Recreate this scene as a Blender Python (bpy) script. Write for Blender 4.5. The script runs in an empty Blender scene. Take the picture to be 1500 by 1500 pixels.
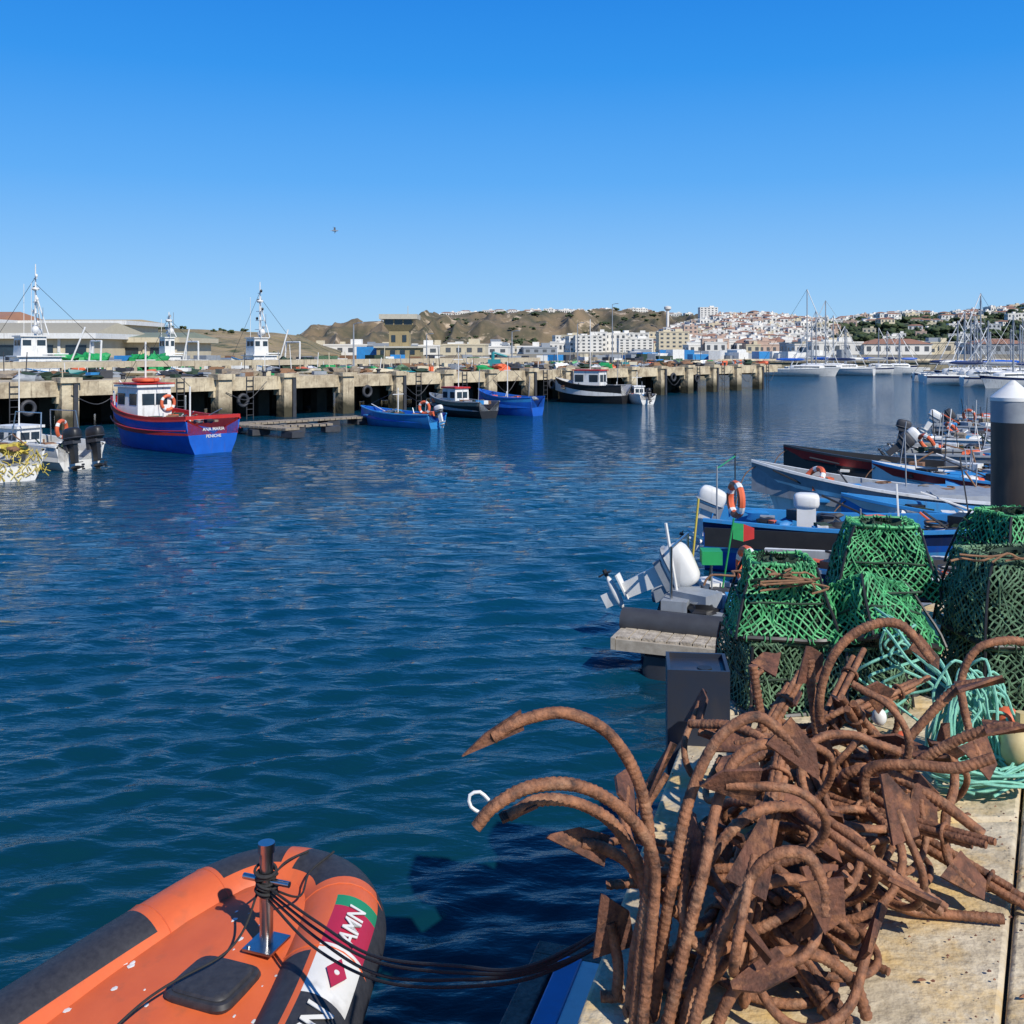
import bpy, math, random
import numpy as np
from mathutils import Vector, Matrix, noise
random.seed(7)
rng=np.random.RandomState(5)
H=3.6; F=1500.0; HY=512.0
def at(px,py,Y): return Vector(((px-750)/F*Y, Y, H-(py-HY)/F*Y))
R=random.uniform
# ---------------------------------------------------------------- materials
def mat(name,col,rough=.6,metal=0.,col2=None,scale=4.,detail=6,bump=0.,bscale=None,pos=.5,width=.25,stain=None,spec=.5,streak=0):
    m=bpy.data.materials.new(name); m.use_nodes=True; nt=m.node_tree; N=nt.nodes; L=nt.links
    b=N['Principled BSDF']; b.inputs['Roughness'].default_value=rough; b.inputs['Metallic'].default_value=metal
    b.inputs['Specular IOR Level'].default_value=spec
    tc=N.new('ShaderNodeTexCoord'); n=N.new('ShaderNodeTexNoise'); n.inputs['Scale'].default_value=scale; n.inputs['Detail'].default_value=detail
    n.inputs['Roughness'].default_value=.65
    L.new(tc.outputs['Object'],n.inputs['Vector'])
    cr=N.new('ShaderNodeValToRGB'); e=cr.color_ramp.elements
    if col2 is None: col2=tuple(c*.78 for c in col)
    e[0].position=max(0,pos-width); e[1].position=min(1,pos+width)
    e[0].color=(*col2,1); e[1].color=(*col,1)
    L.new(n.outputs['Fac'],cr.inputs['Fac']); out=cr.outputs['Color']
    if streak:   # vertical run-off streaks and scuffs
        mp=N.new('ShaderNodeMapping'); mp.inputs['Scale'].default_value=(5,5,.7); L.new(tc.outputs['Object'],mp.inputs['Vector'])
        n3=N.new('ShaderNodeTexNoise'); n3.inputs['Scale'].default_value=1.6; n3.inputs['Detail'].default_value=8; L.new(mp.outputs[0],n3.inputs['Vector'])
        c3=N.new('ShaderNodeValToRGB'); c3.color_ramp.elements[0].position=.56; c3.color_ramp.elements[1].position=.74
        L.new(n3.outputs['Fac'],c3.inputs[0]); mu=N.new('ShaderNodeMath'); mu.operation='MULTIPLY'; mu.inputs[1].default_value=streak; L.new(c3.outputs[0],mu.inputs[0])
        mx=N.new('ShaderNodeMixRGB'); mx.inputs[2].default_value=(.12,.085,.055,1); L.new(mu.outputs[0],mx.inputs[0]); L.new(out,mx.inputs[1]); out=mx.outputs[0]
    if stain:
        g=N.new('ShaderNodeNewGeometry'); s=N.new('ShaderNodeSeparateXYZ'); L.new(g.outputs['Position'],s.inputs[0])
        ad=N.new('ShaderNodeMath'); ad.operation='MULTIPLY_ADD'; L.new(n.outputs['Fac'],ad.inputs[0]); ad.inputs[1].default_value=-.9*(stain[1]-stain[0])-.5; L.new(s.outputs['Z'],ad.inputs[2])
        mr=N.new('ShaderNodeMapRange'); mr.inputs['From Min'].default_value=stain[0]-.4; mr.inputs['From Max'].default_value=stain[1]-.4
        L.new(ad.outputs[0],mr.inputs['Value'])
        mx=N.new('ShaderNodeMixRGB'); mx.inputs[1].default_value=(*stain[2],1); L.new(mr.outputs[0],mx.inputs[0]); L.new(out,mx.inputs[2]); out=mx.outputs[0]
    L.new(out,b.inputs['Base Color'])
    if bump>0:
        n2=N.new('ShaderNodeTexNoise'); n2.inputs['Scale'].default_value=bscale or scale*4; n2.inputs['Detail'].default_value=8
        L.new(tc.outputs['Object'],n2.inputs['Vector'])
        bp=N.new('ShaderNodeBump'); bp.inputs['Strength'].default_value=1; bp.inputs['Distance'].default_value=bump
        L.new(n2.outputs['Fac'],bp.inputs['Height']); L.new(bp.outputs['Normal'],b.inputs['Normal'])
    return m
def patches(m,col,scale,lo,hi,amt=1):
    nt=m.node_tree; n=nt.nodes.new('ShaderNodeTexNoise'); n.inputs['Scale'].default_value=scale; n.inputs['Detail'].default_value=11; n.inputs['Roughness'].default_value=.7
    tc=[q for q in nt.nodes if q.type=='TEX_COORD'][0]; nt.links.new(tc.outputs['Object'],n.inputs['Vector'])
    cr=nt.nodes.new('ShaderNodeValToRGB'); cr.color_ramp.elements[0].position=lo; cr.color_ramp.elements[1].position=hi; cr.color_ramp.elements[1].color=(amt,amt,amt,1)
    mx=nt.nodes.new('ShaderNodeMixRGB'); mx.inputs[2].default_value=(*col,1); b=nt.nodes['Principled BSDF']
    src=b.inputs['Base Color'].links[0].from_socket; nt.links.new(n.outputs['Fac'],cr.inputs[0]); nt.links.new(cr.outputs[0],mx.inputs[0]); nt.links.new(src,mx.inputs[1]); nt.links.new(mx.outputs[0],b.inputs['Base Color']); return m
WHITE=mat('white_paint',(.78,.78,.76),.4,col2=(.64,.63,.59),scale=3,streak=.35)
CREAM=mat('cream_paint',(.62,.55,.4),.7,col2=(.5,.43,.3),scale=1,streak=.3)
BLUE=mat('blue_paint',(.012,.13,.58),.4,col2=(.01,.08,.40),scale=2,streak=.25)
LBLUE=mat('light_blue_paint',(.03,.26,.6),.45,col2=(.03,.18,.42),scale=3,streak=.3)
NAVY=mat('navy_paint',(.01,.03,.12),.5,col2=(.008,.02,.07),streak=.2)
RED=mat('red_paint',(.55,.03,.02),.5,col2=(.38,.02,.02),streak=.2)
BLACK=mat('black_paint',(.012,.012,.014),.45,col2=(.025,.025,.026))
GREY=mat('grey_paint',(.3,.33,.36),.5,col2=(.2,.22,.25),scale=5,streak=.3)
DGREY=mat('dark_grey_rubber',(.05,.055,.065),.6,col2=(.03,.03,.035))
TEAL=mat('teal_paint',(.02,.25,.28),.5)
GREEN=mat('green_plastic',(.02,.36,.1),.5,col2=(.015,.22,.07))
YELLOW=mat('yellow_plastic',(.6,.5,.08),.5,col2=(.45,.32,.06))
BUOYC=mat('cream_buoy_plastic',(.68,.55,.28),.45,col2=(.5,.38,.17),scale=12)
ORANGE=mat('orange_plastic',(.75,.16,.06),.5,col2=(.55,.10,.04),scale=8)
GLASS=mat('window_glass',(.02,.03,.04),.1,col2=(.03,.05,.07))
STEEL=mat('stainless_steel',(.55,.55,.55),.28,1.,col2=(.42,.42,.42),scale=20)
WOOD=mat('weathered_wood',(.36,.30,.22),.85,col2=(.16,.13,.1),scale=9,bump=.01)
CONC=mat('pier_concrete',(.60,.51,.35),.9,col2=(.26,.20,.13),scale=1.3,detail=10,bump=.05,bscale=4,stain=(0.35,1.0,(.05,.045,.025)),streak=.8,pos=.46,width=.14)
CONCT=mat('pier_deck_concrete',(.56,.49,.36),.9,col2=(.3,.25,.18),scale=.8,detail=10,bump=.04,bscale=5,streak=.5)
CONCD=mat('pier_underside_shade',(.10,.085,.06),.95,col2=(.035,.03,.022),scale=1.2,detail=8)  # under-deck shade put into the colour: darker concrete for the pier's inner parts
RUST=patches(mat('rust',(.34,.145,.07),.7,col2=(.04,.02,.015),scale=30,detail=12,bump=.003,bscale=170,pos=.48,width=.17,spec=.4),(.50,.27,.15),11,.52,.66,.6)
RUST2=patches(mat('rust_plate',(.20,.08,.045),.8,col2=(.035,.017,.013),scale=18,detail=12,bump=.005,bscale=80,pos=.5,width=.16),(.40,.17,.07),14,.52,.66,.6)
NETG=mat('green_net',(.10,.46,.17),.6,col2=(.03,.18,.07),scale=18,pos=.5,width=.12)
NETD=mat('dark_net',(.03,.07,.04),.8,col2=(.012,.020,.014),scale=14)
NETK=mat('olive_net',(.15,.27,.15),.8,col2=(.03,.07,.035),scale=16,pos=.5,width=.12)
ROPET=mat('turquoise_rope',(.28,.62,.47),.8,col2=(.12,.38,.29),scale=40,bump=.002,bscale=300)
ROPEB=mat('black_rope',(.012,.012,.014),.8,col2=(.03,.03,.03),scale=60)
ROPEO=mat('brown_rope',(.3,.16,.08),.9,col2=(.15,.08,.05),scale=30)
TERRA=mat('terracotta_roof',(.38,.19,.11),.9,col2=(.28,.14,.09),scale=.3)
ROOFG=mat('greenish_roof',(.22,.25,.17),.8,col2=(.16,.18,.13),scale=.3)
BEIGE=mat('beige_render',(.36,.29,.155),.9,col2=(.25,.20,.11),scale=.6,streak=.5)
class MB:
    def __init__(s): s.v=[];s.f=[];s.m=[]
    def add(s,vs,fs,mi=0,M=None):
        o=len(s.v)
        if M is not None: vs=[M@Vector(p) for p in vs]
        s.v.extend([tuple(p) for p in vs]); s.f.extend([tuple(i+o for i in f) for f in fs])
        if isinstance(mi,(list,tuple)): s.m.extend(mi)
        else: s.m.extend([mi]*len(fs))
    def box(s,c,d,mi=0,rz=0,M=None,taper=1.0):
        x,y,z=d[0]/2,d[1]/2,d[2]/2; t=taper
        vs=[(-x,-y,-z),(x,-y,-z),(x,y,-z),(-x,y,-z),(-x*t,-y*t,z),(x*t,-y*t,z),(x*t,y*t,z),(-x*t,y*t,z)]
        T=Matrix.Translation(Vector(c))@Matrix.Rotation(rz,4,'Z')
        if M is not None: T=M@T
        s.add(vs,[(0,3,2,1),(4,5,6,7),(0,1,5,4),(1,2,6,5),(2,3,7,6),(3,0,4,7)],mi,T)
    def tube(s,pts,r,mi=0,n=8,closed=False,caps=True,M=None):
        pts=[Vector(p) for p in pts]
        if M is not None: pts=[M@p for p in pts]
        k=len(pts); rr=r if isinstance(r,(list,tuple)) else [r]*k
        vs=[];prev=None
        for i,p in enumerate(pts):
            a=pts[(i-1)%k] if (closed or i>0) else p; b=pts[(i+1)%k] if (closed or i<k-1) else p
            t=(b-a); t=t.normalized() if t.length>1e-9 else Vector((0,0,1))
            if prev is None:
                u=t.cross(Vector((0,0,1)));
                if u.length<.1: u=t.cross(Vector((1,0,0)))
            else: u=prev-t*prev.dot(t)
            if u.length<1e-6: u=t.orthogonal()
            u.normalize(); w=t.cross(u); prev=u
            for j in range(n):
                an=2*math.pi*j/n; vs.append(p+(u*math.cos(an)+w*math.sin(an))*rr[i])
        fs=[]
        for i in range(k if closed else k-1):
            i2=(i+1)%k
            for j in range(n):
                j2=(j+1)%n; fs.append((i*n+j,i*n+j2,i2*n+j2,i2*n+j))
        if caps and not closed:
            fs.append(tuple(range(n-1,-1,-1))); fs.append(tuple((k-1)*n+j for j in range(n)))
        s.add(vs,fs,mi)
    def sell(s,c,d,mi=0,e=.5,nu=16,nv=9,M=None,rot=None,nz=0):
        vs=[];fs=[]
        sg=lambda v,p: math.copysign(abs(v)**p,v)
        for i in range(nv+1):
            ph=-math.pi/2+math.pi*i/nv
            for j in range(nu):
                th=2*math.pi*j/nu
                q=Vector((sg(math.cos(ph),e)*sg(math.cos(th),e),sg(math.cos(ph),e)*sg(math.sin(th),e),sg(math.sin(ph),e)))
                if nz: q*=1+nz*noise.noise(q*2.3+Vector(c))
                vs.append((q.x*d[0]/2,q.y*d[1]/2,q.z*d[2]/2))
        for i in range(nv):
            for j in range(nu):
                j2=(j+1)%nu; fs.append((i*nu+j,i*nu+j2,(i+1)*nu+j2,(i+1)*nu+j))
        T=Matrix.Translation(Vector(c))
        if rot is not None: T=T@rot
        if M is not None: T=M@T
        s.add(vs,fs,mi,T)
    def torus(s,c,R0,r,axis,mi,mi2=None,n=24):
        ax=Vector(axis).normalized(); u=ax.orthogonal().normalized(); w=ax.cross(u); c=Vector(c)
        for q in range(4):
            for seg,mm in ((0,mi),(1,mi2 if mi2 is not None else mi)):
                a0=q*math.pi/2+(0 if seg==0 else math.pi/2*.75); a1=q*math.pi/2+(math.pi/2*.75 if seg==0 else math.pi/2)
                pts=[c+(u*math.cos(a0+(a1-a0)*i/5)+w*math.sin(a0+(a1-a0)*i/5))*R0 for i in range(6)]
                s.tube(pts,r,mm,8)
    def obj(s,name,mats,parent=None,loc=None,rz=0,sharp=35,bevel=0):
        me=bpy.data.meshes.new(name); me.from_pydata(s.v,[],s.f); me.update()
        for m in mats: me.materials.append(m)
        me.polygons.foreach_set('material_index',np.array(s.m,dtype=np.int32))
        me.polygons.foreach_set('use_smooth',np.ones(len(s.f),dtype=bool))
        me.set_sharp_from_angle(angle=math.radians(sharp))
        o=bpy.data.objects.new(name,me); bpy.context.collection.objects.link(o)
        if loc is not None: o.location=loc
        o.rotation_euler[2]=rz
        if parent: o.parent=parent
        if bevel:
            b=o.modifiers.new('bevel','BEVEL'); b.width=bevel; b.segments=2; b.limit_method='ANGLE'
        return o
def catmull(pts,step):
    P=[Vector(p) for p in pts]; P=[P[0]*2-P[1]]+P+[P[-1]*2-P[-2]]; out=[]
    for i in range(1,len(P)-2):
        p0,p1,p2,p3=P[i-1:i+3]; n=max(2,int((p2-p1).length/step))
        for j in range(n):
            t=j/n; out.append(.5*((2*p1)+(p2-p0)*t+(2*p0-5*p1+4*p2-p3)*t*t+(3*p1-p0-3*p2+p3)*t**3))
    out.append(P[-2]); return out
def text(body,size,m,parent,M,name='lettering',ext=.002):
    cu=bpy.data.curves.new(name,'FONT'); cu.body=body; cu.size=size; cu.extrude=ext; cu.align_x='CENTER'; cu.align_y='CENTER'; cu.offset=size*.012
    cu.materials.append(m); o=bpy.data.objects.new(name,cu); bpy.context.collection.objects.link(o)
    o.parent=parent; o.matrix_local=M; return o
# ---------------------------------------------------------------- camera, light, world
cam=bpy.data.cameras.new('camera'); co=bpy.data.objects.new('camera',cam); bpy.context.collection.objects.link(co)
co.location=(0,0,H); co.rotation_euler=(math.radians(90),0,0); cam.sensor_width=36; cam.lens=36; cam.shift_y=-(750-HY)/1500
cam.clip_start=.05; cam.clip_end=20000; bpy.context.scene.camera=co
SD=Vector((.46,-.62,.68)).normalized()
su=bpy.data.lights.new('sun','SUN'); su.energy=5.0; su.angle=math.radians(.5); su.color=(1,.95,.86)
so=bpy.data.objects.new('sun',su); bpy.context.collection.objects.link(so); so.rotation_euler=SD.to_track_quat('Z','Y').to_euler(); so.location=(5,-5,20)
w=bpy.data.worlds.new('World'); bpy.context.scene.world=w; w.use_nodes=True; nt=w.node_tree
bg=nt.nodes['Background']; sk=nt.nodes.new('ShaderNodeTexSky'); sk.sky_type='NISHITA'; sk.sun_disc=False
sk.sun_elevation=math.asin(SD.z); sk.sun_rotation=math.atan2(SD.x,SD.y); sk.air_density=1.0; sk.dust_density=.2; sk.ozone_density=3.0
tc=nt.nodes.new('ShaderNodeTexCoord'); sx=nt.nodes.new('ShaderNodeSeparateXYZ'); nt.links.new(tc.outputs['Generated'],sx.inputs[0])
cr=nt.nodes.new('ShaderNodeValToRGB'); e=cr.color_ramp.elements
cols_=[(0,(.38,.64,.90)),(.06,(.27,.56,.94)),(.16,(.10,.41,.93)),(.26,(.025,.30,.87)),(.34,(.010,.235,.80)),(.6,(.006,.13,.50)),(1,(.005,.08,.34))]
e[0].position=0; e[0].color=(*cols_[0][1],1); e[1].position=1; e[1].color=(*cols_[-1][1],1)
for p,c in cols_[1:-1]:
    q=e.new(p); q.color=(*c,1)
nt.links.new(sx.outputs['Z'],cr.inputs[0])
vm=nt.nodes.new('ShaderNodeVectorMath'); vm.operation='SCALE'; vm.inputs['Scale'].default_value=1/.12; nt.links.new(cr.outputs[0],vm.inputs[0])
mx=nt.nodes.new('ShaderNodeMixRGB'); mx.inputs[0].default_value=.93; nt.links.new(sk.outputs[0],mx.inputs[1]); nt.links.new(vm.outputs[0],mx.inputs[2])
nt.links.new(mx.outputs[0],bg.inputs['Color']); bg.inputs['Strength'].default_value=.12
sc=bpy.context.scene; sc.view_settings.view_transform='Standard'; sc.view_settings.look='None'; sc.view_settings.exposure=0
# ---------------------------------------------------------------- water
def water():
    m=bpy.data.materials.new('harbour_water'); m.use_nodes=True; nt=m.node_tree; N=nt.nodes; L=nt.links; b=N['Principled BSDF']
    b.inputs['Roughness'].default_value=.04; b.inputs['IOR'].default_value=1.33
    g=N.new('ShaderNodeNewGeometry'); n=N.new('ShaderNodeTexNoise'); n.inputs['Scale'].default_value=.06; n.inputs['Detail'].default_value=4
    L.new(g.outputs['Position'],n.inputs['Vector']); cr=N.new('ShaderNodeValToRGB'); e=cr.color_ramp.elements
    e[0].position=.35; e[0].color=(.001,.030,.062,1); e[1].position=.65; e[1].color=(.002,.044,.088,1)
    L.new(n.outputs['Fac'],cr.inputs[0])
    s=N.new('ShaderNodeSeparateXYZ'); L.new(g.outputs['Position'],s.inputs[0]); mr=N.new('ShaderNodeMapRange'); mr.inputs['From Min'].default_value=4; mr.inputs['From Max'].default_value=14; L.new(s.outputs['Y'],mr.inputs['Value'])
    mx=N.new('ShaderNodeMixRGB'); mx.inputs[1].default_value=(.002,.028,.034,1); L.new(mr.outputs[0],mx.inputs[0]); L.new(cr.outputs[0],mx.inputs[2]); L.new(mx.outputs[0],b.inputs['Base Color'])
    mp=N.new('ShaderNodeMapping'); mp.inputs['Scale'].default_value=(1.0,2.2,1); mp.inputs['Rotation'].default_value=(0,0,.25)
    L.new(g.outputs['Position'],mp.inputs['Vector'])
    def nz(sc,d):
        q=N.new('ShaderNodeTexNoise'); q.inputs['Scale'].default_value=sc; q.inputs['Detail'].default_value=d; q.inputs['Distortion'].default_value=.3; L.new(mp.outputs[0],q.inputs['Vector']); return q
    a=nz(1.5,6); c=nz(7,3)
    ma=N.new('ShaderNodeMath'); ma.operation='MULTIPLY_ADD'; L.new(c.outputs['Fac'],ma.inputs[0]); ma.inputs[1].default_value=.14; L.new(a.outputs['Fac'],ma.inputs[2])
    bp=N.new('ShaderNodeBump'); bp.inputs['Strength'].default_value=1; L.new(ma.outputs[0],bp.inputs['Height']); L.new(bp.outputs[0],b.inputs['Normal'])
    m2=N.new('ShaderNodeMapRange'); m2.inputs['From Min'].default_value=5; m2.inputs['From Max'].default_value=55; m2.inputs['To Min'].default_value=.032; m2.inputs['To Max'].default_value=.36; L.new(s.outputs['Y'],m2.inputs['Value']); L.new(m2.outputs[0],bp.inputs['Distance'])
    nr,nc=760,660
    Ys=np.exp(np.linspace(math.log(1.6),math.log(170),nr)); ks=np.linspace(-.70,.70,nc)
    Yg,K=np.meshgrid(Ys,ks,indexing='ij'); X=K*Yg; Z=np.zeros_like(X)
    for i in range(70):
        lam=.15*(6.0**(rng.rand()**1.15)); an=-math.pi/2+.30+rng.randn()*.36; ph=rng.rand()*6.28
        kx,ky=math.cos(an)*6.283/lam,math.sin(an)*6.283/lam
        res=np.clip((lam/(Yg*.0072+.002)-2)/3,0,1)
        env=.6+.6*np.sin(X*(.3+.5*rng.rand())+Yg*(.4*rng.rand())+rng.rand()*6)
        Z+=np.sin(X*kx+Yg*ky+ph+1.1*np.sin(X*.35+Yg*.12+i))*lam*.0080*res*env
    Z*=(.8+.3*np.sin(X*.23+Yg*.11+1)*np.sin(Yg*.17-X*.09))*np.clip(.62+(Yg-4)/16,.62,1.1)
    v=np.stack([X,Yg,Z],-1).reshape(-1,3)
    idx=np.arange(nr*nc).reshape(nr,nc); f=np.stack([idx[:-1,:-1],idx[:-1,1:],idx[1:,1:],idx[1:,:-1]],-1).reshape(-1,4)
    me=bpy.data.meshes.new('water'); me.vertices.add(len(v)); me.vertices.foreach_set('co',v.ravel())
    me.loops.add(f.size); me.loops.foreach_set('vertex_index',f.ravel().astype(np.int32)); me.polygons.add(len(f))
    me.polygons.foreach_set('loop_start',np.arange(0,f.size,4,dtype=np.int32)); me.polygons.foreach_set('loop_total',np.full(len(f),4,dtype=np.int32))
    me.update(calc_edges=True); me.polygons.foreach_set('use_smooth',np.ones(len(f),dtype=bool)); me.materials.append(m)
    o=bpy.data.objects.new('water',me); bpy.context.collection.objects.link(o)
    mb=MB(); S=9000; mb.add([(-S,-S,-.16),(S,-S,-.16),(S,S,-.16),(-S,S,-.16)],[(0,1,2,3)]); mb.obj('sea_water',[m])
water()
# ---------------------------------------------------------------- quay (near)
STONE=patches(mat('quay_stone',(.62,.53,.38),.92,col2=(.34,.27,.17),scale=6,detail=12,bump=.014,bscale=26,pos=.48,width=.16),(.58,.38,.13),3.1,.46,.62,.8)
STONEF=mat('quay_wall_stone',(.38,.33,.25),.95,col2=(.13,.12,.09),scale=3,detail=12,bump=.03,bscale=9,stain=(.4,1.2,(.03,.035,.02)))
def prism(mb,poly,z0,z1,mi=0):
    n=len(poly); vs=[(p[0],p[1],z0) for p in poly]+[(p[0],p[1],z1) for p in poly]
    mb.add(vs,[tuple(range(n,2*n))]+[(i,(i+1)%n,(i+1)%n+n,i+n) for i in range(n)],mi)
E=[(-1.4,-2.5),(.12,2.35),(.78,4.5),(1.05,4.87),(3.6,7.45),(9,12.9)]
mb=MB(); prism(mb,E+[(40,12.9),(40,-2.5)],-1.5,1.93,0)
def lerp(a,b,t): return (a[0]+(b[0]-a[0])*t,a[1]+(b[1]-a[1])*t)
inner=[(-.9,-1.3),(1.12,2.35),(2.35,4.65),(2.9,5.3),(5.0,7.3),(9.9,12.1)]
outer2=[(.3,-2.0),(2.3,1.9),(3.7,4.3),(4.6,5.1),(7,7.0),(12,12)]
def slabs(A,B,per,z,gap=.008):
    for i in range(len(A)-1):
        la=math.dist(A[i],A[i+1]); n=max(1,round(la/per))
        for j in range(n):
            t0,t1=j/n+gap/la,(j+1)/n-gap/la
            q=[lerp(A[i],A[i+1],t0),lerp(B[i],B[i+1],t0),lerp(B[i],B[i+1],t1),lerp(A[i],A[i+1],t1)]
            c=(sum(p[0] for p in q)/4,sum(p[1] for p in q)/4)
            q=[(p[0]+(c[0]-p[0])*.008,p[1]+(c[1]-p[1])*.008) for p in q]
            prism(mb,q[::-1],1.7,z+R(-.006,.006),1)
slabs(E,inner,.95,2.0); slabs(inner,outer2,.6,1.995)
prism(mb,[(.3,-2.5),(2.32,1.9),(3.73,4.3),(4.64,5.1),(7.05,7.0),(12.1,12),(39,12),(39,-2.5)],1.8,1.985,1)
mb.obj('quay',[STONEF,STONE],bevel=.014)
mb=MB(); c=at(1022,1000,4.25); a=-.12
M=Matrix.Translation((c.x-.0,c.y+.02,0))@Matrix.Rotation(a,4,'Z')
for dx,dy,sx_,sy in ((0,-.12,.25,.014),(0,.12,.25,.014),(-.118,0,.014,.226),(.118,0,.014,.226)): mb.box((dx,dy,.65),(sx_,sy,3.3),0,M=M)
mb.box((0,0,2.27),(.22,.224,.02),0,M=M)
mb.tube([(.03,-.03,2.27),(.03,-.03,2.285)],.03,1,12,M=M)
mb.obj('steel_guide_post',[mat('post_paint',(.018,.028,.05),.4,col2=(.03,.032,.04),scale=8,streak=.4),BLACK])
mb=MB(); a=math.atan2(2.15,.66)
M=Matrix.Translation((.24,3.85,1.05))@Matrix.Rotation(a-math.pi/2,4,'Z')
for i,(x,mi) in enumerate(((-.2,0),(-.09,1),(-.0,2),(.11,0),(.2,0))):
    mb.box((x,-.35,0),(.095,1.3,.16+.01*(i%2)),mi,M=M)
mb.box((0,.33,-.02),(.5,.1,.2),0,M=M); mb.box((0,-.5,-.9),(.12,.12,1.7),0,M=M)
mb.obj('timber_fender',[mat('dark_timber',(.2,.17,.14),.9,col2=(.06,.05,.045),scale=14,bump=.01),LBLUE,WHITE],bevel=.008)
# ---------------------------------------------------------------- anchors
def rebar(V,Fc,MI,pts,r,mi=0,n=10):
    P=catmull(pts,.0032); P=np.array([tuple(p) for p in P]); P[:,2]=np.maximum(P[:,2],2.006+r)
    k=len(P); T=np.gradient(P,axis=0); T/=np.linalg.norm(T,axis=1)[:,None]+1e-9
    s=np.concatenate([[0],np.cumsum(np.linalg.norm(np.diff(P,axis=0),axis=1))])
    U=np.zeros_like(P); u=np.cross(T[0],[.3,.2,1]); u/=np.linalg.norm(u)
    for i in range(k):
        u=u-T[i]*u.dot(T[i]); u/=np.linalg.norm(u)+1e-9; U[i]=u
    W=np.cross(T,U); th=np.linspace(0,2*math.pi,n,endpoint=False)
    side=np.clip(np.abs(np.sin(th))[None,:]*1.6,0,1)       # longitudinal ribs interrupt the deformations
    wear=np.clip(.75+.6*np.sin(s*9+rng.rand()*6)+.3*np.sin(s*31),.25,1)[:,None]
    rib=np.clip(np.sin(2*math.pi*s[:,None]/.0150+np.abs(th[None,:]-math.pi)*1.9),0,1)**.8*side*wear
    low=1+.05*np.sin(s*23+rng.rand()*6)[:,None]*rng.rand()
    rad=r*(.92+.155*rib+.08*(np.abs(np.cos(th))[None,:]>.95))*low*(1+.018*rng.randn(k,1))
    ring=P[:,None,:]+(U[:,None,:]*np.cos(th)[None,:,None]+W[:,None,:]*np.sin(th)[None,:,None])*rad[:,:,None]
    o=len(V); V.extend(map(tuple,ring.reshape(-1,3)))
    for i in range(k-1):
        for j in range(n):
            j2=(j+1)%n; Fc.append((o+i*n+j,o+i*n+j2,o+(i+1)*n+j2,o+(i+1)*n+j)); 
    Fc.append(tuple(o+j for j in range(n))); Fc.append(tuple(o+(k-1)*n+j for j in range(n)))
    MI.extend([mi]*((k-1)*n+2))
    return Vector(P[-1]),Vector(T[-1])
def fluke(V,Fc,MI,p,t,wd,L=.15,W=.055,th=.004):
    t=t.normalized(); wd=(wd-t*wd.dot(t)).normalized(); nn=t.cross(wd)
    q=[p-t*.07-wd*W,p-t*.085+wd*W*.8,p+t*.01+wd*W*.85,p+t*(L-.07)+wd*.004,p+t*(L-.07)-wd*.004]
    k=len(q); o=len(V)
    for s_ in (-1,1):
        for i,a in enumerate(q):
            b=a+nn*th*s_+nn*.012*math.sin(i*1.7); b.z=max(b.z,2.012+.002*s_); V.append(tuple(b))
    Fc.append(tuple(o+i for i in range(k))[::-1]); Fc.append(tuple(o+k+i for i in range(k)))
    for i in range(k): Fc.append((o+i,o+(i+1)%k,o+k+(i+1)%k,o+k+i))
    MI.extend([1]*(k+2))
def anchor_obj(V,Fc,MI):
    mb=MB(); mb.v=V; mb.f=Fc; mb.m=MI; return mb.obj('grapnel_anchor',[RUST,RUST2],sharp=75)
def edgeX(Y): return .12+(Y-2.35)*.307
def grapnel(crown,up,Rr,L,n,az=0,r=.0165):
    V,Fc,MI=[],[],[]; up=Vector(up).normalized(); e1=up.orthogonal().normalized(); e2=up.cross(e1); c=Vector(crown); arms=[]
    for i in range(n):
        a=az+2*math.pi*i/n+R(-.25,.25); rd=e1*math.cos(a)+e2*math.sin(a); q=Rr*R(.75,1.25); off=r*1.3
        pts=[c-up*L*R(.8,1)+rd*off,c-up*L*.5+rd*off,c-up*.03+rd*off]
        ce=c+rd*(off+q); asp=R(.9,1.5)
        for d in (150,120,90,60,30,R(-15,15)): 
            dd=math.radians(d); pts.append(ce+(rd*math.cos(dd)+up*asp*math.sin(dd))*q)
        pts.append(pts[-1]+(pts[-1]-pts[-2]).normalized()*R(.02,.08))
        for p in pts:   # keep the heap on the quay and off the guide post
            if p.x<edgeX(p.y)-.06 or p.y<2.15 or p.y>4.0 or p.z>2.62: return None
            if p.y>3.5 and p.x<edgeX(p.y)+.12: return None
        arms.append((pts,rd))
    for pts,rd in arms:
        p,t=rebar(V,Fc,MI,pts,r)
        if random.random()<.7: fluke(V,Fc,MI,p,t,rd.cross(up)if random.random()<.6 else rd,R(.11,.17),R(.04,.06))
    m2=MB()
    for h in (.06,L*.7): m2.torus(c-up*h,r*2.3,.006,up,0)
    o=len(V); V.extend(m2.v); Fc.extend([tuple(i+o for i in f) for f in m2.f]); MI.extend([0]*len(m2.f))
    return anchor_obj(V,Fc,MI)
def rods(lst,r=.0152):
    V,Fc,MI=[],[],[]
    for pts,fl in lst:
        p,t=rebar(V,Fc,MI,[at(*q) for q in pts],r)
        if fl: fluke(V,Fc,MI,p,t,Vector(fl[0]),fl[1],fl[2])
    return anchor_obj(V,Fc,MI)
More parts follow.
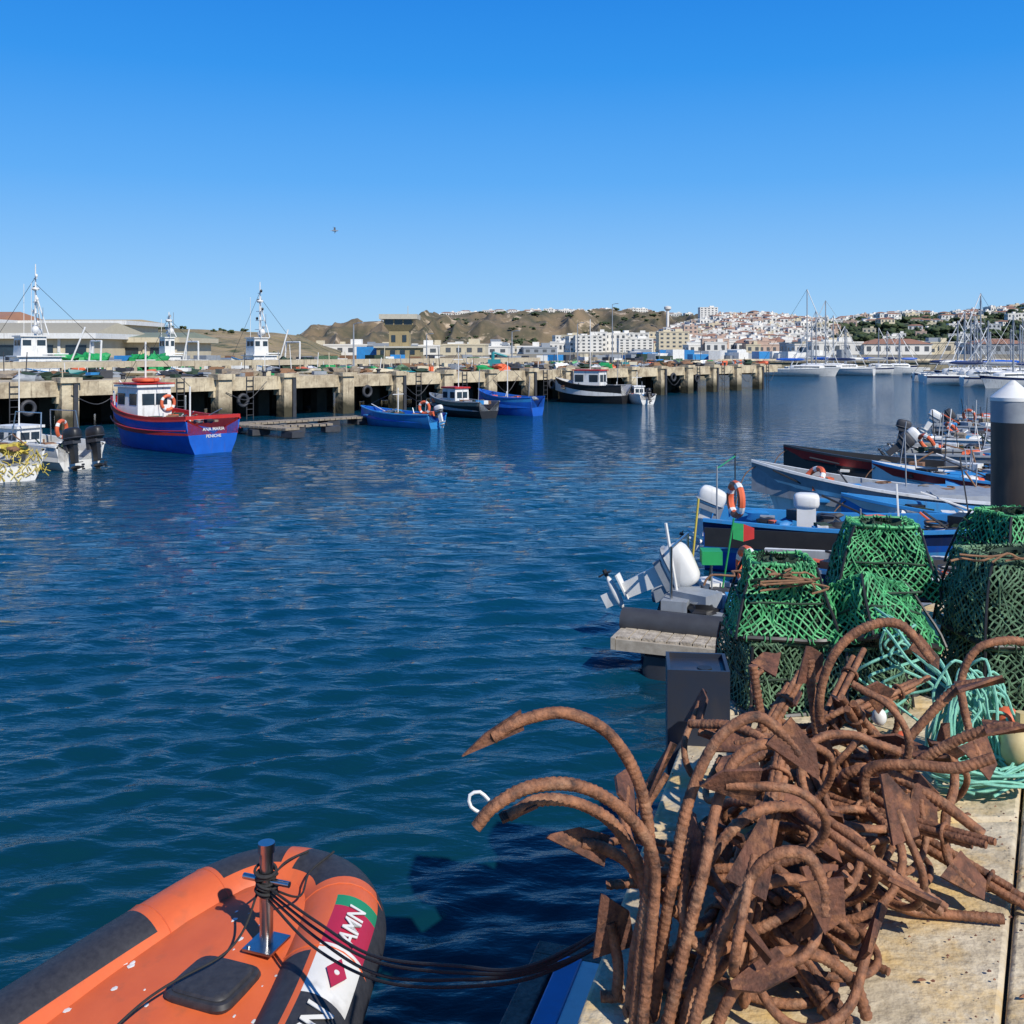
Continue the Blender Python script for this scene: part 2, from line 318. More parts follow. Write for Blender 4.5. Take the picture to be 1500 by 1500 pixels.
rods([
 ([(925,1560,2.38),(938,1400,2.40),(952,1270,2.42),(940,1160,2.42),(895,1078,2.40),(830,1045,2.38),(765,1055,2.36),(722,1080,2.35)],((0,0,1),.15,.022)),
 ([(935,1560,2.36),(950,1400,2.38),(958,1260,2.40),(915,1190,2.38),(850,1152,2.34),(780,1152,2.3),(725,1180,2.27),(697,1212,2.26)],None),
 ([(915,1560,2.44),(930,1400,2.45),(945,1300,2.46),(905,1215,2.46),(850,1178,2.45),(790,1172,2.43),(745,1195,2.42)],((0,1,.3),.09,.02)),
 ([(905,1560,2.5),(930,1420,2.5),(950,1330,2.5),(925,1270,2.5),(885,1243,2.5),(850,1235,2.48)],((0,.5,1),.16,.04)),
 ([(950,1560,2.42),(968,1400,2.44),(985,1290,2.46),(1010,1170,2.5),(1050,1085,2.54),(1105,1050,2.56),(1150,1078,2.56),(1172,1105,2.55)],((1,0,.4),.14,.05)),
 ([(880,1560,2.5),(905,1440,2.5),(900,1380,2.52),(893,1350,2.52)],((1,.2,0),.14,.062)),
],.0148)
rods([
 ([(965,1560,2.34),(1000,1400,2.38),(1030,1280,2.42),(1050,1180,2.5),(1080,1110,2.55),(1130,1090,2.58),(1165,1120,2.6)],None),
 ([(1000,1560,2.3),(1040,1420,2.34),(1085,1310,2.36),(1130,1255,2.36),(1180,1252,2.36),(1205,1295,2.35),(1208,1340,2.34)],((1,0,0),.11,.055)),
 ([(985,1560,2.36),(1020,1440,2.4),(1065,1350,2.42),(1110,1300,2.44),(1170,1290,2.46),(1220,1330,2.48)],((1,.4,0),.12,.055)),
 ([(1030,1560,2.32),(1070,1460,2.34),(1130,1400,2.36),(1200,1400,2.4),(1250,1440,2.42),(1270,1490,2.42)],None),
 ([(975,1560,2.4),(990,1450,2.42),(1010,1330,2.48),(1060,1230,2.56),(1120,1185,2.6),(1180,1190,2.64),(1215,1240,2.65)],((.6,.6,.2),.12,.055)),
],.0148)
rods([
 ([(1260,1180,3.2),(1222,1120,3.2),(1200,1040,3.2),(1218,965,3.2),(1262,922,3.2),(1318,915,3.18),(1365,968,3.15)],((1,0,0),.1,.03)),
 ([(1240,1180,3.25),(1205,1110,3.25),(1190,1020,3.25),(1186,965,3.25)],((1,.3,0),.11,.055)),
 ([(1275,1190,3.1),(1320,1135,3.05),(1390,1090,3.0),(1450,1068,2.95),(1485,1066,2.92)],((0,1,0),.11,.04)),
 ([(1250,1190,3.15),(1300,1120,3.15),(1350,1060,3.15),(1400,1010,3.15),(1440,1000,3.12)],((1,0,.3),.13,.055)),
 ([(1270,1200,3.0),(1270,1130,3.0),(1330,1120,2.95),(1400,1125,2.9),(1455,1110,2.88)],None),
 ([(1265,1200,3.1),(1235,1140,3.05),(1290,1130,3.0),(1370,1170,2.95),(1440,1222,2.9)],None),
],.0155)
rods([
 ([(1395,1090,3.2),(1398,1150,3.1),(1385,1200,3.0),(1390,1260,2.95),(1425,1300,2.9)],((1,0,0),.11,.055)),
 ([(1520,945,3.5),(1475,938,3.5),(1430,952,3.5),(1408,1000,3.5),(1420,1070,3.45),(1440,1120,3.4)],((1,0,0),.12,.055)),
 ([(1120,1180,3.2),(1118,1080,3.2),(1108,1010,3.2),(1103,975,3.2)],None),
 ([(1180,1290,2.9),(1260,1310,2.9),(1330,1332,2.88),(1400,1355,2.86),(1470,1378,2.84)],None),
 ([(1010,1060,3.3),(1080,1065,3.2),(1140,1100,3.1),(1180,1160,3.0),(1190,1230,2.9)],None),
],.0145)
random.seed(21); cnt=0; tries=0
while cnt<23 and tries<6000:
    tries+=1; v=((cnt*.618)%1); u=random.random()
    Y=2.5+1.05*v; X=edgeX(Y)+.12+u*(.52+.2*v)
    up=Vector((R(-1,1),R(-1,.8),R(-.6,.6)))
    if grapnel((X,Y,2.0+R(.06,.34)),up,R(.10,.17),R(.32,.55),random.choice([3,4,4,5]),R(0,6),R(.0100,.0132)): cnt+=1
mb=MB()
mb.tube(catmull([at(712,1195,2.3),at(690,1182,2.3),at(688,1165,2.3),at(703,1160,2.3),at(716,1172,2.3)],.01),.004,0,8)
mb.obj('shackle',[WHITE])
# ---------------------------------------------------------------- traps
def trap(base,wx,wy,h,ts,rz,nm=0,cell=.042,bulge=.03):
    mb=MB(); M=Matrix.Translation(base)@Matrix.Rotation(rz,4,'Z'); base=Vector(base)
    def P(u,v,side,inset=0):
        s=1-(1-ts)*(v**1.3)-inset; x=wx/2*s; y=wy/2*s; bu=bulge*math.sin(v*math.pi)*(1-u*u)*math.sin(base.x*9+side*2)
        x+=bu if side in(1,3) else 0; y+=bu if side in(0,2) else 0
        uu=u*.97
        q={0:(uu*wx/2*s,-y),1:(x,uu*wy/2*s),2:(-uu*wx/2*s,y),3:(-x,-uu*wy/2*s)}[side]
        j=Vector((q[0],q[1],v*h)); return j+noise.noise_vector(j*8+base*3)*.026+noise.noise_vector(j*30+base*3)*.013
    corner=lambda v,a,b:(a*wx/2*(1-(1-ts)*v**1.3),b*wy/2*(1-(1-ts)*v**1.3),v*h)
    for v,r,fm in ((0,.012,1),(1,.008,0),(.5,.005,2)):
        ring=[corner(v,-1,-1),corner(v,1,-1),corner(v,1,1),corner(v,-1,1)]; pts=[]
        for q in range(4):
            a_,b_=Vector(ring[q]),Vector(ring[(q+1)%4])
            for z_ in range(8): p=a_.lerp(b_,.06+z_/8*.88+.03); pts.append(p+noise.noise_vector(p*7+base)*.012)
        mb.tube(pts,r,fm,6,closed=True,M=M)
        for i in range(0,len(pts)-1):
            for k_ in range(2):
                p=pts[i].lerp(pts[i+1],k_/2+.2); t_=(pts[i+1]-pts[i])
                if t_.length<.2 and v!=.5 and (i+k_)%2==0: mb.torus(M@p,r+.004,.0028,M.to_3x3()@(t_+noise.noise_vector(p*50)*.03),0,n=8)
    for a in(-1,1):
        for b in(-1,1): mb.tube([Vector(corner(v/6,a,b))+noise.noise_vector(Vector(corner(v/6,a,b))*6)*.01 for v in range(7)],.007,1,6,M=M)
    def net(inset,mi,r,cell):
        for side in range(4):
            W=wx if side in(0,2) else wy; nu=max(4,round(W/cell)); nv=max(3,round(h/cell))
            for d in(-1,1):
                for k in range(-nv,nu+nv+1):
                    pts=[]
                    for q in range(nv*2+1):
                        v=q/(nv*2); u=(k+d*v*nv)/nu
                        if -0.001<=u<=1.001: pts.append(P(u*2-1,v,side,inset))
                    if len(pts)>1: mb.tube(pts,r*R(.8,1.2),mi,4,caps=False,M=M)
        nu=max(3,round(wx*ts/cell))
        for d in(-1,1):
            for k in range(0,2*nu+1):
                pts=[]
                for q in range(nu*2+1):
                    x=q/nu/2; y=(k/nu-x) if d>0 else (x-1+k/nu)
                    if -.001<=y<=1.001:
                        j=Vector(((x*2-1)*wx/2*ts*(1-inset),(y*2-1)*wy/2*ts*(1-inset),h*(1-inset*.5)-.03*math.sin(x*3.14)*math.sin(y*3.14))); pts.append(j+noise.noise_vector(j*9)*.014)
                if len(pts)>1: mb.tube(pts,r,mi,4,caps=False,M=M)
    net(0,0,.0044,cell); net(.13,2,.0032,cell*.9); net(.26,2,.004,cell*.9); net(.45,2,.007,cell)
    mb.tube([(0,0,h*1.02),(0.01,0,h*.8),(0,.02,h*.45)],[wx*.2,wx*.15,wx*.1],2,10,caps=False,M=M)
    for i in range(12):
        a=[Vector((R(-.42,.42)*wx,R(-.42,.42)*wy,R(.1,.9)*h)) for _ in range(4)]; mb.tube(catmull(a,.04),.006,2 if i%3 else 0,5,M=M)
    for i in range(9):
        p=P(R(-1,1),R(.5,1),random.choice([0,3])); mb.tube(catmull([p,p+Vector((R(-.03,.03),-.02,-.05)),p+Vector((R(-.06,.06),-.03,-.13))],.02),.0035,0,4,M=M)
    mb.box((0,0,.02),(wx*.8,wy*.8,.03),1,M=M)
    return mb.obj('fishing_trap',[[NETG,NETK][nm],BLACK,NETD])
random.seed(3)
trap(at(1150,1032,4.62)+Vector((0,.1,0)),.46,.46,.30,.9,.15,1,.036)
trap(at(1150,1032,4.62)+Vector((0,.1,.325)),.45,.45,.31,.60,-.1,0,.036)
trap(Vector((1.66,4.95,2.0)),.5,.48,.32,.78,.1,1)
trap(Vector((1.70,5.05,2.34)),.30,.30,.06,.98,.0,1)
trap(Vector((1.86,5.15,2.40)),.48,.46,.33,.62,-.2,0,.038)
trap(Vector((2.32,4.72,2.0)),.52,.5,.28,.92,.0,1,.036)
trap(Vector((2.30,4.72,2.30)),.50,.48,.36,.72,.05,1,.034)
trap(Vector((2.75,5.5,2.0)),.52,.5,.4,.9,.3,1)
trap(Vector((2.72,5.55,2.42)),.50,.48,.3,.6,.3,0)
trap(Vector((1.50,4.60,2.02)),.4,.4,.28,.75,.5,1,.04)
t=trap(Vector((0,0,0)),.42,.42,.3,.62,0,0,.038); t.location=(1.60,4.52,2.26); t.rotation_euler=(math.radians(-28),math.radians(14),.4)
mb=MB(); random.seed(5)
for i in range(34):
    cx=at(R(1405,1445),R(1055,1095),3.9+R(-.12,.12)); hw=R(.04,.12); hh=R(.12,.25); tl=R(-.35,.35); d=R(-.06,.06)
    pts=[]
    for j in range(14):
        a=2*math.pi*j/14; x=hw*math.cos(a)*(1.15-.35*math.sin(a)); z=hh*math.sin(a)
        pts.append(Vector((cx.x+x*math.cos(tl)-z*math.sin(tl)*.8+R(-.012,.012),cx.y+d*math.cos(a)+R(-.015,.015)-.0,max(2.02,cx.z+z+R(-.01,.01)))))
    mb.tube(catmull(pts+[pts[0]],.02),.0055,0,6)
for i in range(22):
    a0=R(0,6.3); rr=R(.06,.18); c=Vector((at(1440,1150,3.72).x,3.72,2.02+i*.004))
    pts=[c+Vector((rr*math.cos(a0+j*.5)*1.1+R(-.015,.015),rr*math.sin(a0+j*.5)*.8+R(-.015,.015),R(0,.03))) for j in range(13)]
    mb.tube(catmull(pts,.02),.0055,0,6)
for i in range(6):
    a=at(1275+R(-15,15),890+R(-6,16),4.45); b=at(1395+R(-20,10),1005+R(-15,20),4.0)
    m_=(a+b)/2+Vector((R(-.06,.06),-.1,R(-.05,.04)))
    mb.tube(catmull([a,a+(m_-a)*.5+Vector((R(-.02,.02),-.02,.02)),m_,b,b+Vector((R(-.08,.05),0,-.2))],.02),.0062,0,6)
for i in range(5):
    a=at(R(1290,1330),R(900,960),4.3); pts=[a+Vector((R(-.12,.16),R(-.08,.05),-.08*j)) for j in range(5)]; mb.tube(catmull(pts,.02),.006,0,6)
mb.obj('rope_coil',[ROPET])
mb=MB()
for i in range(9):
    a=at(R(1080,1220),R(835,850),4.5); pts=[a+Vector((R(-.05,.05)*j,R(-.03,.03),R(-.01,.02)-.012*j*j*.3)) for j in range(5)]; mb.tube(catmull(pts,.02),.005,0,6)
for i in range(4):
    a=at(R(1370,1480),R(812,826),4.5); pts=[a+Vector((.07*j,R(-.03,.03),R(-.02,.02))) for j in range(4)]; mb.tube(catmull(pts,.02),.005,0,6)
mb.obj('trap_line',[ROPEO])
mb=MB(); p=at(1496,1095,3.75); mb.sell(p,(.15,.15,.17),0,.9,20,14); mb.tube([p+Vector((0,0,.07)),p+Vector((0,0,.13))],.02,0,10)
p=at(1475,1055,3.85); mb.sell(p,(.1,.1,.1),1,.95,18,12)
mb.sell(Vector((at(1496,1095,3.75).x+.1,3.9,2.06)),(.12,.12,.12),0,.95,18,12)
mb.obj('float_buoy',[BUOYC,ORANGE])
mb=MB(); mb.sell(at(1288,1050,3.6),(.05,.05,.06),0,.95,16,10); mb.obj('small_float',[WHITE])
mb=MB(); mb.sell(at(1322,1082,3.5),(.06,.06,.05),0,.95,16,10); mb.obj('small_float',[ORANGE])
mb=MB()
for i in range(240):
    x,y=R(.6,1.9),R(2.35,4.0); s=R(.0015,.005) if i%14 else R(.006,.012)
    a0=R(0,3); vs=[(x+s*1.6*math.cos(a0+q*1.25)*R(.5,1.2),y+s*math.sin(a0+q*1.25)*R(.5,1.2),2.008+R(0,s*.5)) for q in range(5)]; mb.add(vs+[(x,y,2.012+s*.5)],[(q,(q+1)%5,5) for q in range(5)],0)
mb.obj('rust_flakes',[RUST2])
mb=MB(); X0,Y0=(1484-750)/1500*12,12.0; r=.24
mb.tube([(X0,Y0,-1),(X0,Y0,3.02)],r,0,40); mb.tube([(X0,Y0,3.0),(X0,Y0,3.04),(X0,Y0,3.24)],[r*1.04,r*1.04,.02],1,40)
mb.tube([(X0,Y0,2.75),(X0,Y0,3.02)],r*1.012,2,40)
mb.obj('mooring_pile',[mat('pile_steel',(.045,.035,.03),.4,col2=(.02,.018,.018),scale=3,streak=.4),WHITE,GREY])
# ---------------------------------------------------------------- RIB
def rib():
    tip=Vector((-1.12,5.86,0)); ROT=-math.radians(20)+math.pi/2
    OR=mat('rib_orange',(.70,.14,.04),.5,col2=(.56,.10,.03),scale=3,bump=.002,bscale=12,streak=.3)
    BK=mat('rib_black_pad',(.018,.018,.022),.55,col2=(.045,.045,.05),scale=30)
    mats=[OR,BK,mat('flag_green',(.02,.25,.12),.5),mat('flag_red',(.45,.02,.06),.5),WHITE,STEEL,ROPEB]
    half=[(-4.6,.72,.42),(-3.4,.75,.42),(-2.4,.75,.42),(-1.75,.70,.43),(-1.2,.60,.46),(-.75,.48,.50),(-.40,.37,.53),(-.20,.22,.545),(-.14,0,.55)]
    path=catmull([Vector(p) for p in half]+[Vector((p[0],-p[1],p[2])) for p in half[-2::-1]],.03)
    mb=MB(); n=48; k=len(path); r=.235; vs=[];fs=[];ms=[]
    S=[0]
    for i in range(1,k): S.append(S[-1]+(path[i]-path[i-1]).length)
    tot=S[-1]
    for i,p in enumerate(path):
        t=(path[min(i+1,k-1)]-path[max(i-1,0)]).normalized(); out=Vector((-t.y,t.x,0)).normalized(); up=Vector((0,0,1))
        for j in range(n):
            a=2*math.pi*j/n; bul=1+.06*(max(0,math.cos(a))**30)
            vs.append(p+(out*math.cos(a)+up*math.sin(a))*r*bul)
    for i in range(k-1):
        sm=(S[i]+S[i+1])/2; fromBow=sm-tot/2; d=abs(fromBow)
        for j in range(n):
            ang=(j+.5)*360/n; j2=(j+1)%n
            if ang>180: ang-=360
            m=0
            if fromBow<0:
                if .98<d<1.8 and 55<ang<125: m=1
                if .10<d<.5 and 30<ang<110: m=1
                if -35<ang<-5: m=1
            else:
                if -30<ang<30: m=1
                if .0<d<.34 and 30<ang<118: m=1
                if .95<d<2.6 and 100<ang<150: m=1
                if 30<=ang<=88:
                    if .50<d<.60: m=2
                    elif .60<=d<.88: m=3
                    elif .88<=d<1.22: m=4
                    elif 1.22<=d<3.0: m=1
            fs.append((i*n+j,i*n+j2,(i+1)*n+j2,(i+1)*n+j)); ms.append(m)
    mb.add(vs,fs,ms)
    for d_ in (-2.0,-1.9,-.92,-.55,.42,.92,1.9):
        i=min(range(k),key=lambda q:abs(S[q]-(tot/2+d_))); p=path[i]; t=(path[min(i+1,k-1)]-path[max(i-1,0)]).normalized(); out=Vector((-t.y,t.x,0)).normalized()
        mb.tube([p+(out*math.cos(q*.2618)+Vector((0,0,1))*math.sin(q*.2618))*(r+.001) for q in range(24)],.004,0,5,closed=True)
    rows=[(-4.5,.6,.28),(-2.3,.62,.34),(-2.0,.64,.52),(-1.2,.52,.60),(-.75,.40,.65),(-.42,.28,.67),(-.22,.05,.68)]
    dv=[];df=[]
    for x,y,z in rows:
        for q in range(9):
            u=q/4-1; dv.append((x,y*u,z+.04*(1-u*u)))
    for i in range(len(rows)-1):
        for q in range(8): df.append((i*9+q,i*9+q+1,(i+1)*9+q+1,(i+1)*9+q))
    mb.add(dv,df,0)
    hv=[];hf=[]
    for x,y,z in [(-4.5,.7,.2),(-2.5,.7,.2),(-1.2,.55,.25),(-.3,.1,.4)]: hv+= [(x,-y,z),(x,0,z-.45),(x,y,z)]
    for i in range(3):
        for q in range(2): hf.append((i*3+q,i*3+q+1,(i+1)*3+q+1,(i+1)*3+q))
    mb.add(hv,hf,4)
    hx=-1.12; hy_=-.12
    mb.sell((hx,hy_,.647),(.34,.36,.05),1,.35,24,6); mb.sell((hx,hy_,.672),(.29,.30,.03),1,.35,24,6)
    px_,py_=-.82,-.21; mb.box((px_,py_,.692),(.18,.16,.012),5)
    mb.tube([(px_,py_,.66),(px_,py_,1.17)],.033,5,20); mb.tube([(px_,py_,1.14),(px_,py_,1.185)],.041,5,20); mb.tube([(px_,py_-.13,1.0),(px_,py_+.13,1.0)],.015,5,12)
    for q in(-1,1): mb.tube([(px_+.07*q,py_+.055,.692),(px_+.07*q,py_+.055,.71)],.01,5,8)
    for i in range(12):
        mb.torus((px_+R(-.004,.004),py_+R(-.004,.004),.93+i*.011),.039+.006*(i%3),.007,(R(-.3,.3),R(-.3,.3),1),6)
    for (x,y) in ((-1.95,.78),):
        mb.tube(catmull([(x-.17,y,.64),(x-.13,y,.70),(x,y,.715),(x+.13,y,.70),(x+.17,y,.64)],.03),.016,1,10); mb.sell((x,y,.655),(.4,.14,.03),1,.5)
    for ln in ([(-.12,-.02,.79),(-.3,.02,.80),(-.5,.0,.78),(px_,py_+.03,.98)],[(-.08,-.16,.79),(-.3,-.14,.78),(-.5,-.2,.76),(px_,py_-.03,.96)],[(px_,py_+.03,.98),(-1.0,py_+.08,.75),(-1.5,.02,.72),(-2.4,.12,.5)]):
        mb.tube(catmull(ln,.02),.006,6,6)
    for i in range(60):
        x=R(-2.2,-.6); y=R(-.5,.55); zz=np.interp(x,[q[0] for q in rows],[q[2] for q in rows]); hw=np.interp(x,[q[0] for q in rows],[q[1] for q in rows]); u=y/hw
        if abs(u)<.9: s=R(.3,1)**2; mb.sell((x,y,zz+.04*(1-u*u)+.0005),(.045*s+.004,.022*s+.004,.003),4,.9,8,4,nz=.9)
    o=mb.obj('rigid_inflatable_boat',mats,loc=tip,rz=ROT,sharp=50)
    def onTube(d,ang):
        s=tot/2+d; i=min(range(k),key=lambda q:abs(S[q]-s)); p=path[i]; t=(path[i+1]-path[i-1]).normalized(); out=Vector((-t.y,t.x,0)).normalized()
        a=math.radians(ang); nn=out*math.cos(a)+Vector((0,0,1))*math.sin(a); pos=p+nn*(r+.009)
        xx=-t; zz=nn; yy=zz.cross(xx); return Matrix((( xx.x,yy.x,zz.x,pos.x),(xx.y,yy.y,zz.y,pos.y),(xx.z,yy.z,zz.z,pos.z),(0,0,0,1)))
    text('AMN',.13,WHITE,o,onTube(.73,60),'amn_lettering')
    text('ISN',.19,WHITE,o,onTube(1.40,60),'isn_lettering')
    m2=MB(); m2.add([(-.10,0,.001),(0,-.055,.001),(.10,0,.001),(0,.055,.001)],[(0,1,2,3)],0); m2.tube([(0,0,.001),(0,0,.004)],.014,1,16)
    e=m2.obj('plain_badge',[mats[3],WHITE],parent=o); e.matrix_local=onTube(1.05,60)
    P0=Matrix.Translation(tip)@Matrix.Rotation(ROT,4,'Z')
    a=P0@Vector((px_,py_,.97)); mb=MB()
    for i in range(4):
        b=at(785+i*8,1412+i*3,3.35); b2=Vector((.5,2.95,2.06))
        mb.tube(catmull([a+Vector((0,0,-.02*i)),a.lerp(b,.25)+Vector((R(-.02,.02),0,-.10-.035*i)),a.lerp(b,.5)+Vector((0,R(-.03,.03),-.14-.04*i)),a.lerp(b,.78)+Vector((0,0,-.09-.02*i)),b,b2+Vector((R(-.05,.05),R(-.1,.1),0))],.03),.0065,0,7)
    mb.obj('mooring_line',[ROPEB])
rib()
# ---------------------------------------------------------------- boats
def hull(mb,L,B,Hm,Hb,Hs,m,tw=.8,rake=.5,draft=.3,floor=.15,NS=18,flare=.78,deck=None):
    rows=[]
    for i in range(NS+1):
        t=i/NS
        f=tw+(1-tw)*math.sin(min(1,t/.45)*math.pi/2) if t<.45 else max(.02,math.cos((t-.45)/.55*math.pi/2)**.75)
        b=B/2*f; zs=Hm+(Hb-Hm)*max(0,(t-.3)/.7)**2+(Hs-Hm)*max(0,(.3-t)/.3)**1.5; x=-L/2+L*t
        rk=rake*t**5; k=(1-t**6)
        fl=min(zs-.08,floor+(zs-Hm)*.6) if deck is None else zs-deck
        fz=flare*(1-.35*t**3)
        rows.append([(x-rk,0,-draft*k),(x-rk*.8,b*fz*.85,0.0-.02),(x-rk*.6,b*(fz+.3*(1-fz)),zs*.35),(x-rk*.25,b*(fz+.8*(1-fz)),zs*.78),(x,b,zs),(x,b+.035,zs+.01),(x,b+.03,zs+.06),(x,max(.005,b-.07),zs+.06),(x,max(.004,b-.09),fl),(x,0,fl+.01)])
    n=len(rows[0]); mm=[m[0],m[1],m[1],m[2],m[3],m[3],m[3],m[4],m[5]]
    for s in(1,-1):
        vs=[(p[0],p[1]*s,p[2]) for r in rows for p in r]; fs=[];ms=[]
        for i in range(NS):
            for j in range(n-1): fs.append((i*n+j,i*n+j+1,(i+1)*n+j+1,(i+1)*n+j)); ms.append(mm[j])
        fs.append((0,1,2,3)); ms.append(m[1]); fs.append((0,3,4,9)); ms.append(m[1]); fs.append((4,5,6,7)); ms.append(m[3]); fs.append((4,7,8,9)); ms.append(m[4])
        mb.add(vs,fs,ms)
def outboard(mb,x,y,z,s=1,mi=0,md=1,tilt=0):
    M=Matrix.Translation((x,y,z))@Matrix.Rotation(tilt,4,'Y')
    mb.sell((-.12*s,0,.30*s),(.58*s,.34*s,.40*s),mi,.62,18,10,M=M); mb.sell((-.13*s,0,.2*s),(.60*s,.355*s,.06*s),md,.5,18,6,M=M)
    mb.box((-.1*s,0,.08*s),(.4*s,.27*s,.1*s),md,M=M)
    mb.box((-.12*s,0,-.22*s),(.2*s,.11*s,.6*s),mi,M=M,taper=1.25)
    mb.box((-.18*s,0,-.5*s),(.34*s,.2*s,.02*s),mi,M=M)
    mb.sell((-.15*s,0,-.64*s),(.46*s,.11*s,.11*s),mi,.9,12,8,M=M)
    mb.box((-.1*s,0,-.76*s),(.18*s,.02*s,.16*s),mi,M=M)
    mb.box((.1*s,0,0),(.14*s,.22*s,.34*s),md,M=M)
    for q in range(3):
        a=q*2.094; mb.box((-.42*s,.07*s*math.cos(a),-.64*s+.07*s*math.sin(a)),(.02*s,.09*s,.05*s),K_,M=M)
    mb.tube([(-.38*s,0,-.64*s),(-.47*s,0,-.64*s)],.03*s,K_,8,M=M)
BM=[WHITE,BLUE,RED,BLACK,ORANGE,GREY,DGREY,GLASS,LBLUE,GREEN,WOOD,NAVY,YELLOW,TEAL,STEEL,ROPEO,NETG,NETD]
W_,B_,R_,K_,O_,G_,D_,GL_,LB_,GN_,WD_,NV_,Y_,T_,ST_,RO_,NG_,ND_=range(18)
def place(mb,name,stern,bow):
    s=Vector(stern); b=Vector(bow); c=(s+b)/2; a=math.atan2(b.y-s.y,b.x-s.x)
    return mb.obj(name,BM,loc=(c.x,c.y,0),rz=a,sharp=38)
def clutter(mb,x0,x1,yw,z,n,cols):
    for i in range(n):
        x,y=R(x0,x1),R(-yw,yw); c=random.choice(cols); s=R(.1,.36); k=random.random()
        if k<.35: mb.box((x,y,z+s*.3),(s*R(.8,1.5),s,s*.6),c,R(0,3))
        elif k<.75: mb.sell((x,y,z+s*.15),(s*1.6,s*1.3,s*.6),c,.8,10,6,nz=.7)
        elif k<.9: mb.tube([(x,y,z+.1),(x+R(-1,1),y+R(-.2,.2),z+R(.1,.5))],.02,c,5)
        else:
            for q in range(4): mb.torus((x,y,z+.03+q*.03),.16+R(-.02,.02),.015,(R(-.1,.1),R(-.1,.1),1),random.choice([RO_,K_,G_]))
def thwarts(mb,L,B,z,n,mi):
    for i in range(n):
        x=-L*.3+L*.6*i/max(1,n-1); mb.box((x,0,z),(.22,B*.85,.04),mi)
def wheelhouse(mb,x,y,z,lx,ly,h,mi=W_,roof=W_):
    mb.box((x,y,z+h/2),(lx,ly,h),mi,taper=.94); mb.box((x,y,z+h+.04),(lx*1.08,ly*1.08,.08),roof)
    zz=z+h*.68; wh=h*.3
    for s in(-1,1):
        for q in(-.27,.27): mb.box((x+q*lx,y+s*(ly/2*.965),zz),(lx*.32,.03,wh),GL_)
        mb.box((x+s*lx/2*.965,y,zz),(.03,ly*.72,wh),GL_)
        mb.box((x+s*lx/2*.985,y,zz),(.03,.05,wh),mi)
random.seed(11)
L=7.0; mb=MB(); hull(mb,L,2.5,1.05,1.6,1.15,[B_,B_,B_,R_,R_,B_],tw=.86,rake=.8,floor=.6)
fb=lambda t:1.25*(.86+.14*math.sin(min(1,t/.45)*1.57) if t<.45 else math.cos((t-.45)/.55*1.57)**.75)
fz_=lambda t:1.05+.55*max(0,(t-.3)/.7)**2+.1*max(0,(.3-t)/.3)**1.5
for s in(1,-1):
    mb.tube([(-L/2+L*t,s*(fb(t)+.02),fz_(t)*.72) for t in [i/20 for i in range(19)]],.022,R_,6)
    V_=[];F_=[]
    for i in range(21):
        t=i/20; b_=max(.02,fb(min(t,.985))); z_=fz_(t)+.05; V_+= [(-L/2+L*t,s*(b_+.02),z_),(-L/2+L*t,s*(b_+.03),z_+.13),(-L/2+L*t,s*max(.01,b_-.05),z_+.13),(-L/2+L*t,s*max(.01,b_-.05),z_)]
    for i in range(20):
        for q in range(3): F_.append((i*4+q,i*4+q+1,i*4+q+5,i*4+q+4))
    mb.add(V_,F_,R_)
mb.box((-L/2+.03,0,1.26),(.08,2.15,.12),R_)
wheelhouse(mb,1.2,0,.8,1.6,1.4,1.4); mb.box((1.2,0,2.33),(1.75,1.55,.04),R_)
mb.sell((1.1,0,2.45),(1.1,.8,.18),O_,.6); mb.torus((1.6,-.6,2.45),.24,.06,(0,0,1),O_,W_); mb.torus((.36,-.5,1.6),.26,.06,(1,0,0),O_,W_)
mb.tube([(1.1,0,2.3),(1.1,0,3.9)],.035,W_); mb.tube([(-2.5,.3,.8),(-2.5,.3,2.3)],.03,W_); mb.tube([(1.1,0,3.8),(-2.5,.3,2.3)],.012,K_,4); mb.tube([(1.1,0,3.8),(3.3,0,1.8)],.012,K_,4); mb.tube([(1.1,-.4,3.2),(1.1,.4,3.2)],.02,W_,5)
clutter(mb,-2.9,.2,.8,1.0,50,[RO_,O_,G_,W_,ND_,K_,ND_,G_,WD_]); mb.tube([(2.5,-.3,1.6),(3.1,0,2.4)],.03,W_)
for s in(-1,1):
    for q in range(5): mb.tube([(2.0+.3*q,s*(.75-.14*q),1.5),(2.0+.3*q,s*(.75-.14*q),2.0)],.015,W_,5)
    mb.tube([(2.0,s*.75,2.0),(3.2,s*.19,2.0)],.015,W_,5)
o=place(mb,'blue_fishing_boat',(-10.4,35.6),(-15.6,40.2))
tx=Matrix(((0,0,-1,-L/2-.02),(-1,0,0,0),(0,1,0,.84),(0,0,0,1)))
text('ANA MARIA',.16,WHITE,o,tx,'boat_name'); tx2=tx.copy(); tx2[2][3]=.60; text('PENICHE',.15,WHITE,o,tx2,'home_port')
L=5.0; mb=MB(); hull(mb,L,1.9,.75,1.1,.7,[W_,W_,W_,W_,W_,G_],tw=.9,floor=.3)
outboard(mb,-2.55,.4,.75,1.05,K_,D_,.15); outboard(mb,-2.55,-.4,.75,1.05,K_,D_,.15)
wheelhouse(mb,.4,0,.4,1.1,.9,.75); mb.torus((-1.9,.2,1.2),.25,.06,(1,.4,0),O_,W_); mb.tube([(.4,0,1.2),(.4,0,3.0)],.02,W_)
for s in(-1,1): mb.tube([(-1.6,s*.7,.7),(-1.5,s*.6,1.7),(-.3,s*.6,1.7),(-.2,s*.7,.7)],.02,ST_,6)
clutter(mb,-2.0,1.5,.6,.6,30,[O_,G_,ND_,W_,K_,RO_]); place(mb,'white_motorboat',(-13.0,30.8),(-17.3,33.2))
L=5.5; mb=MB(); hull(mb,L,2.0,.8,1.2,.8,[G_,W_,W_,G_,W_,G_],tw=.85,floor=.4)
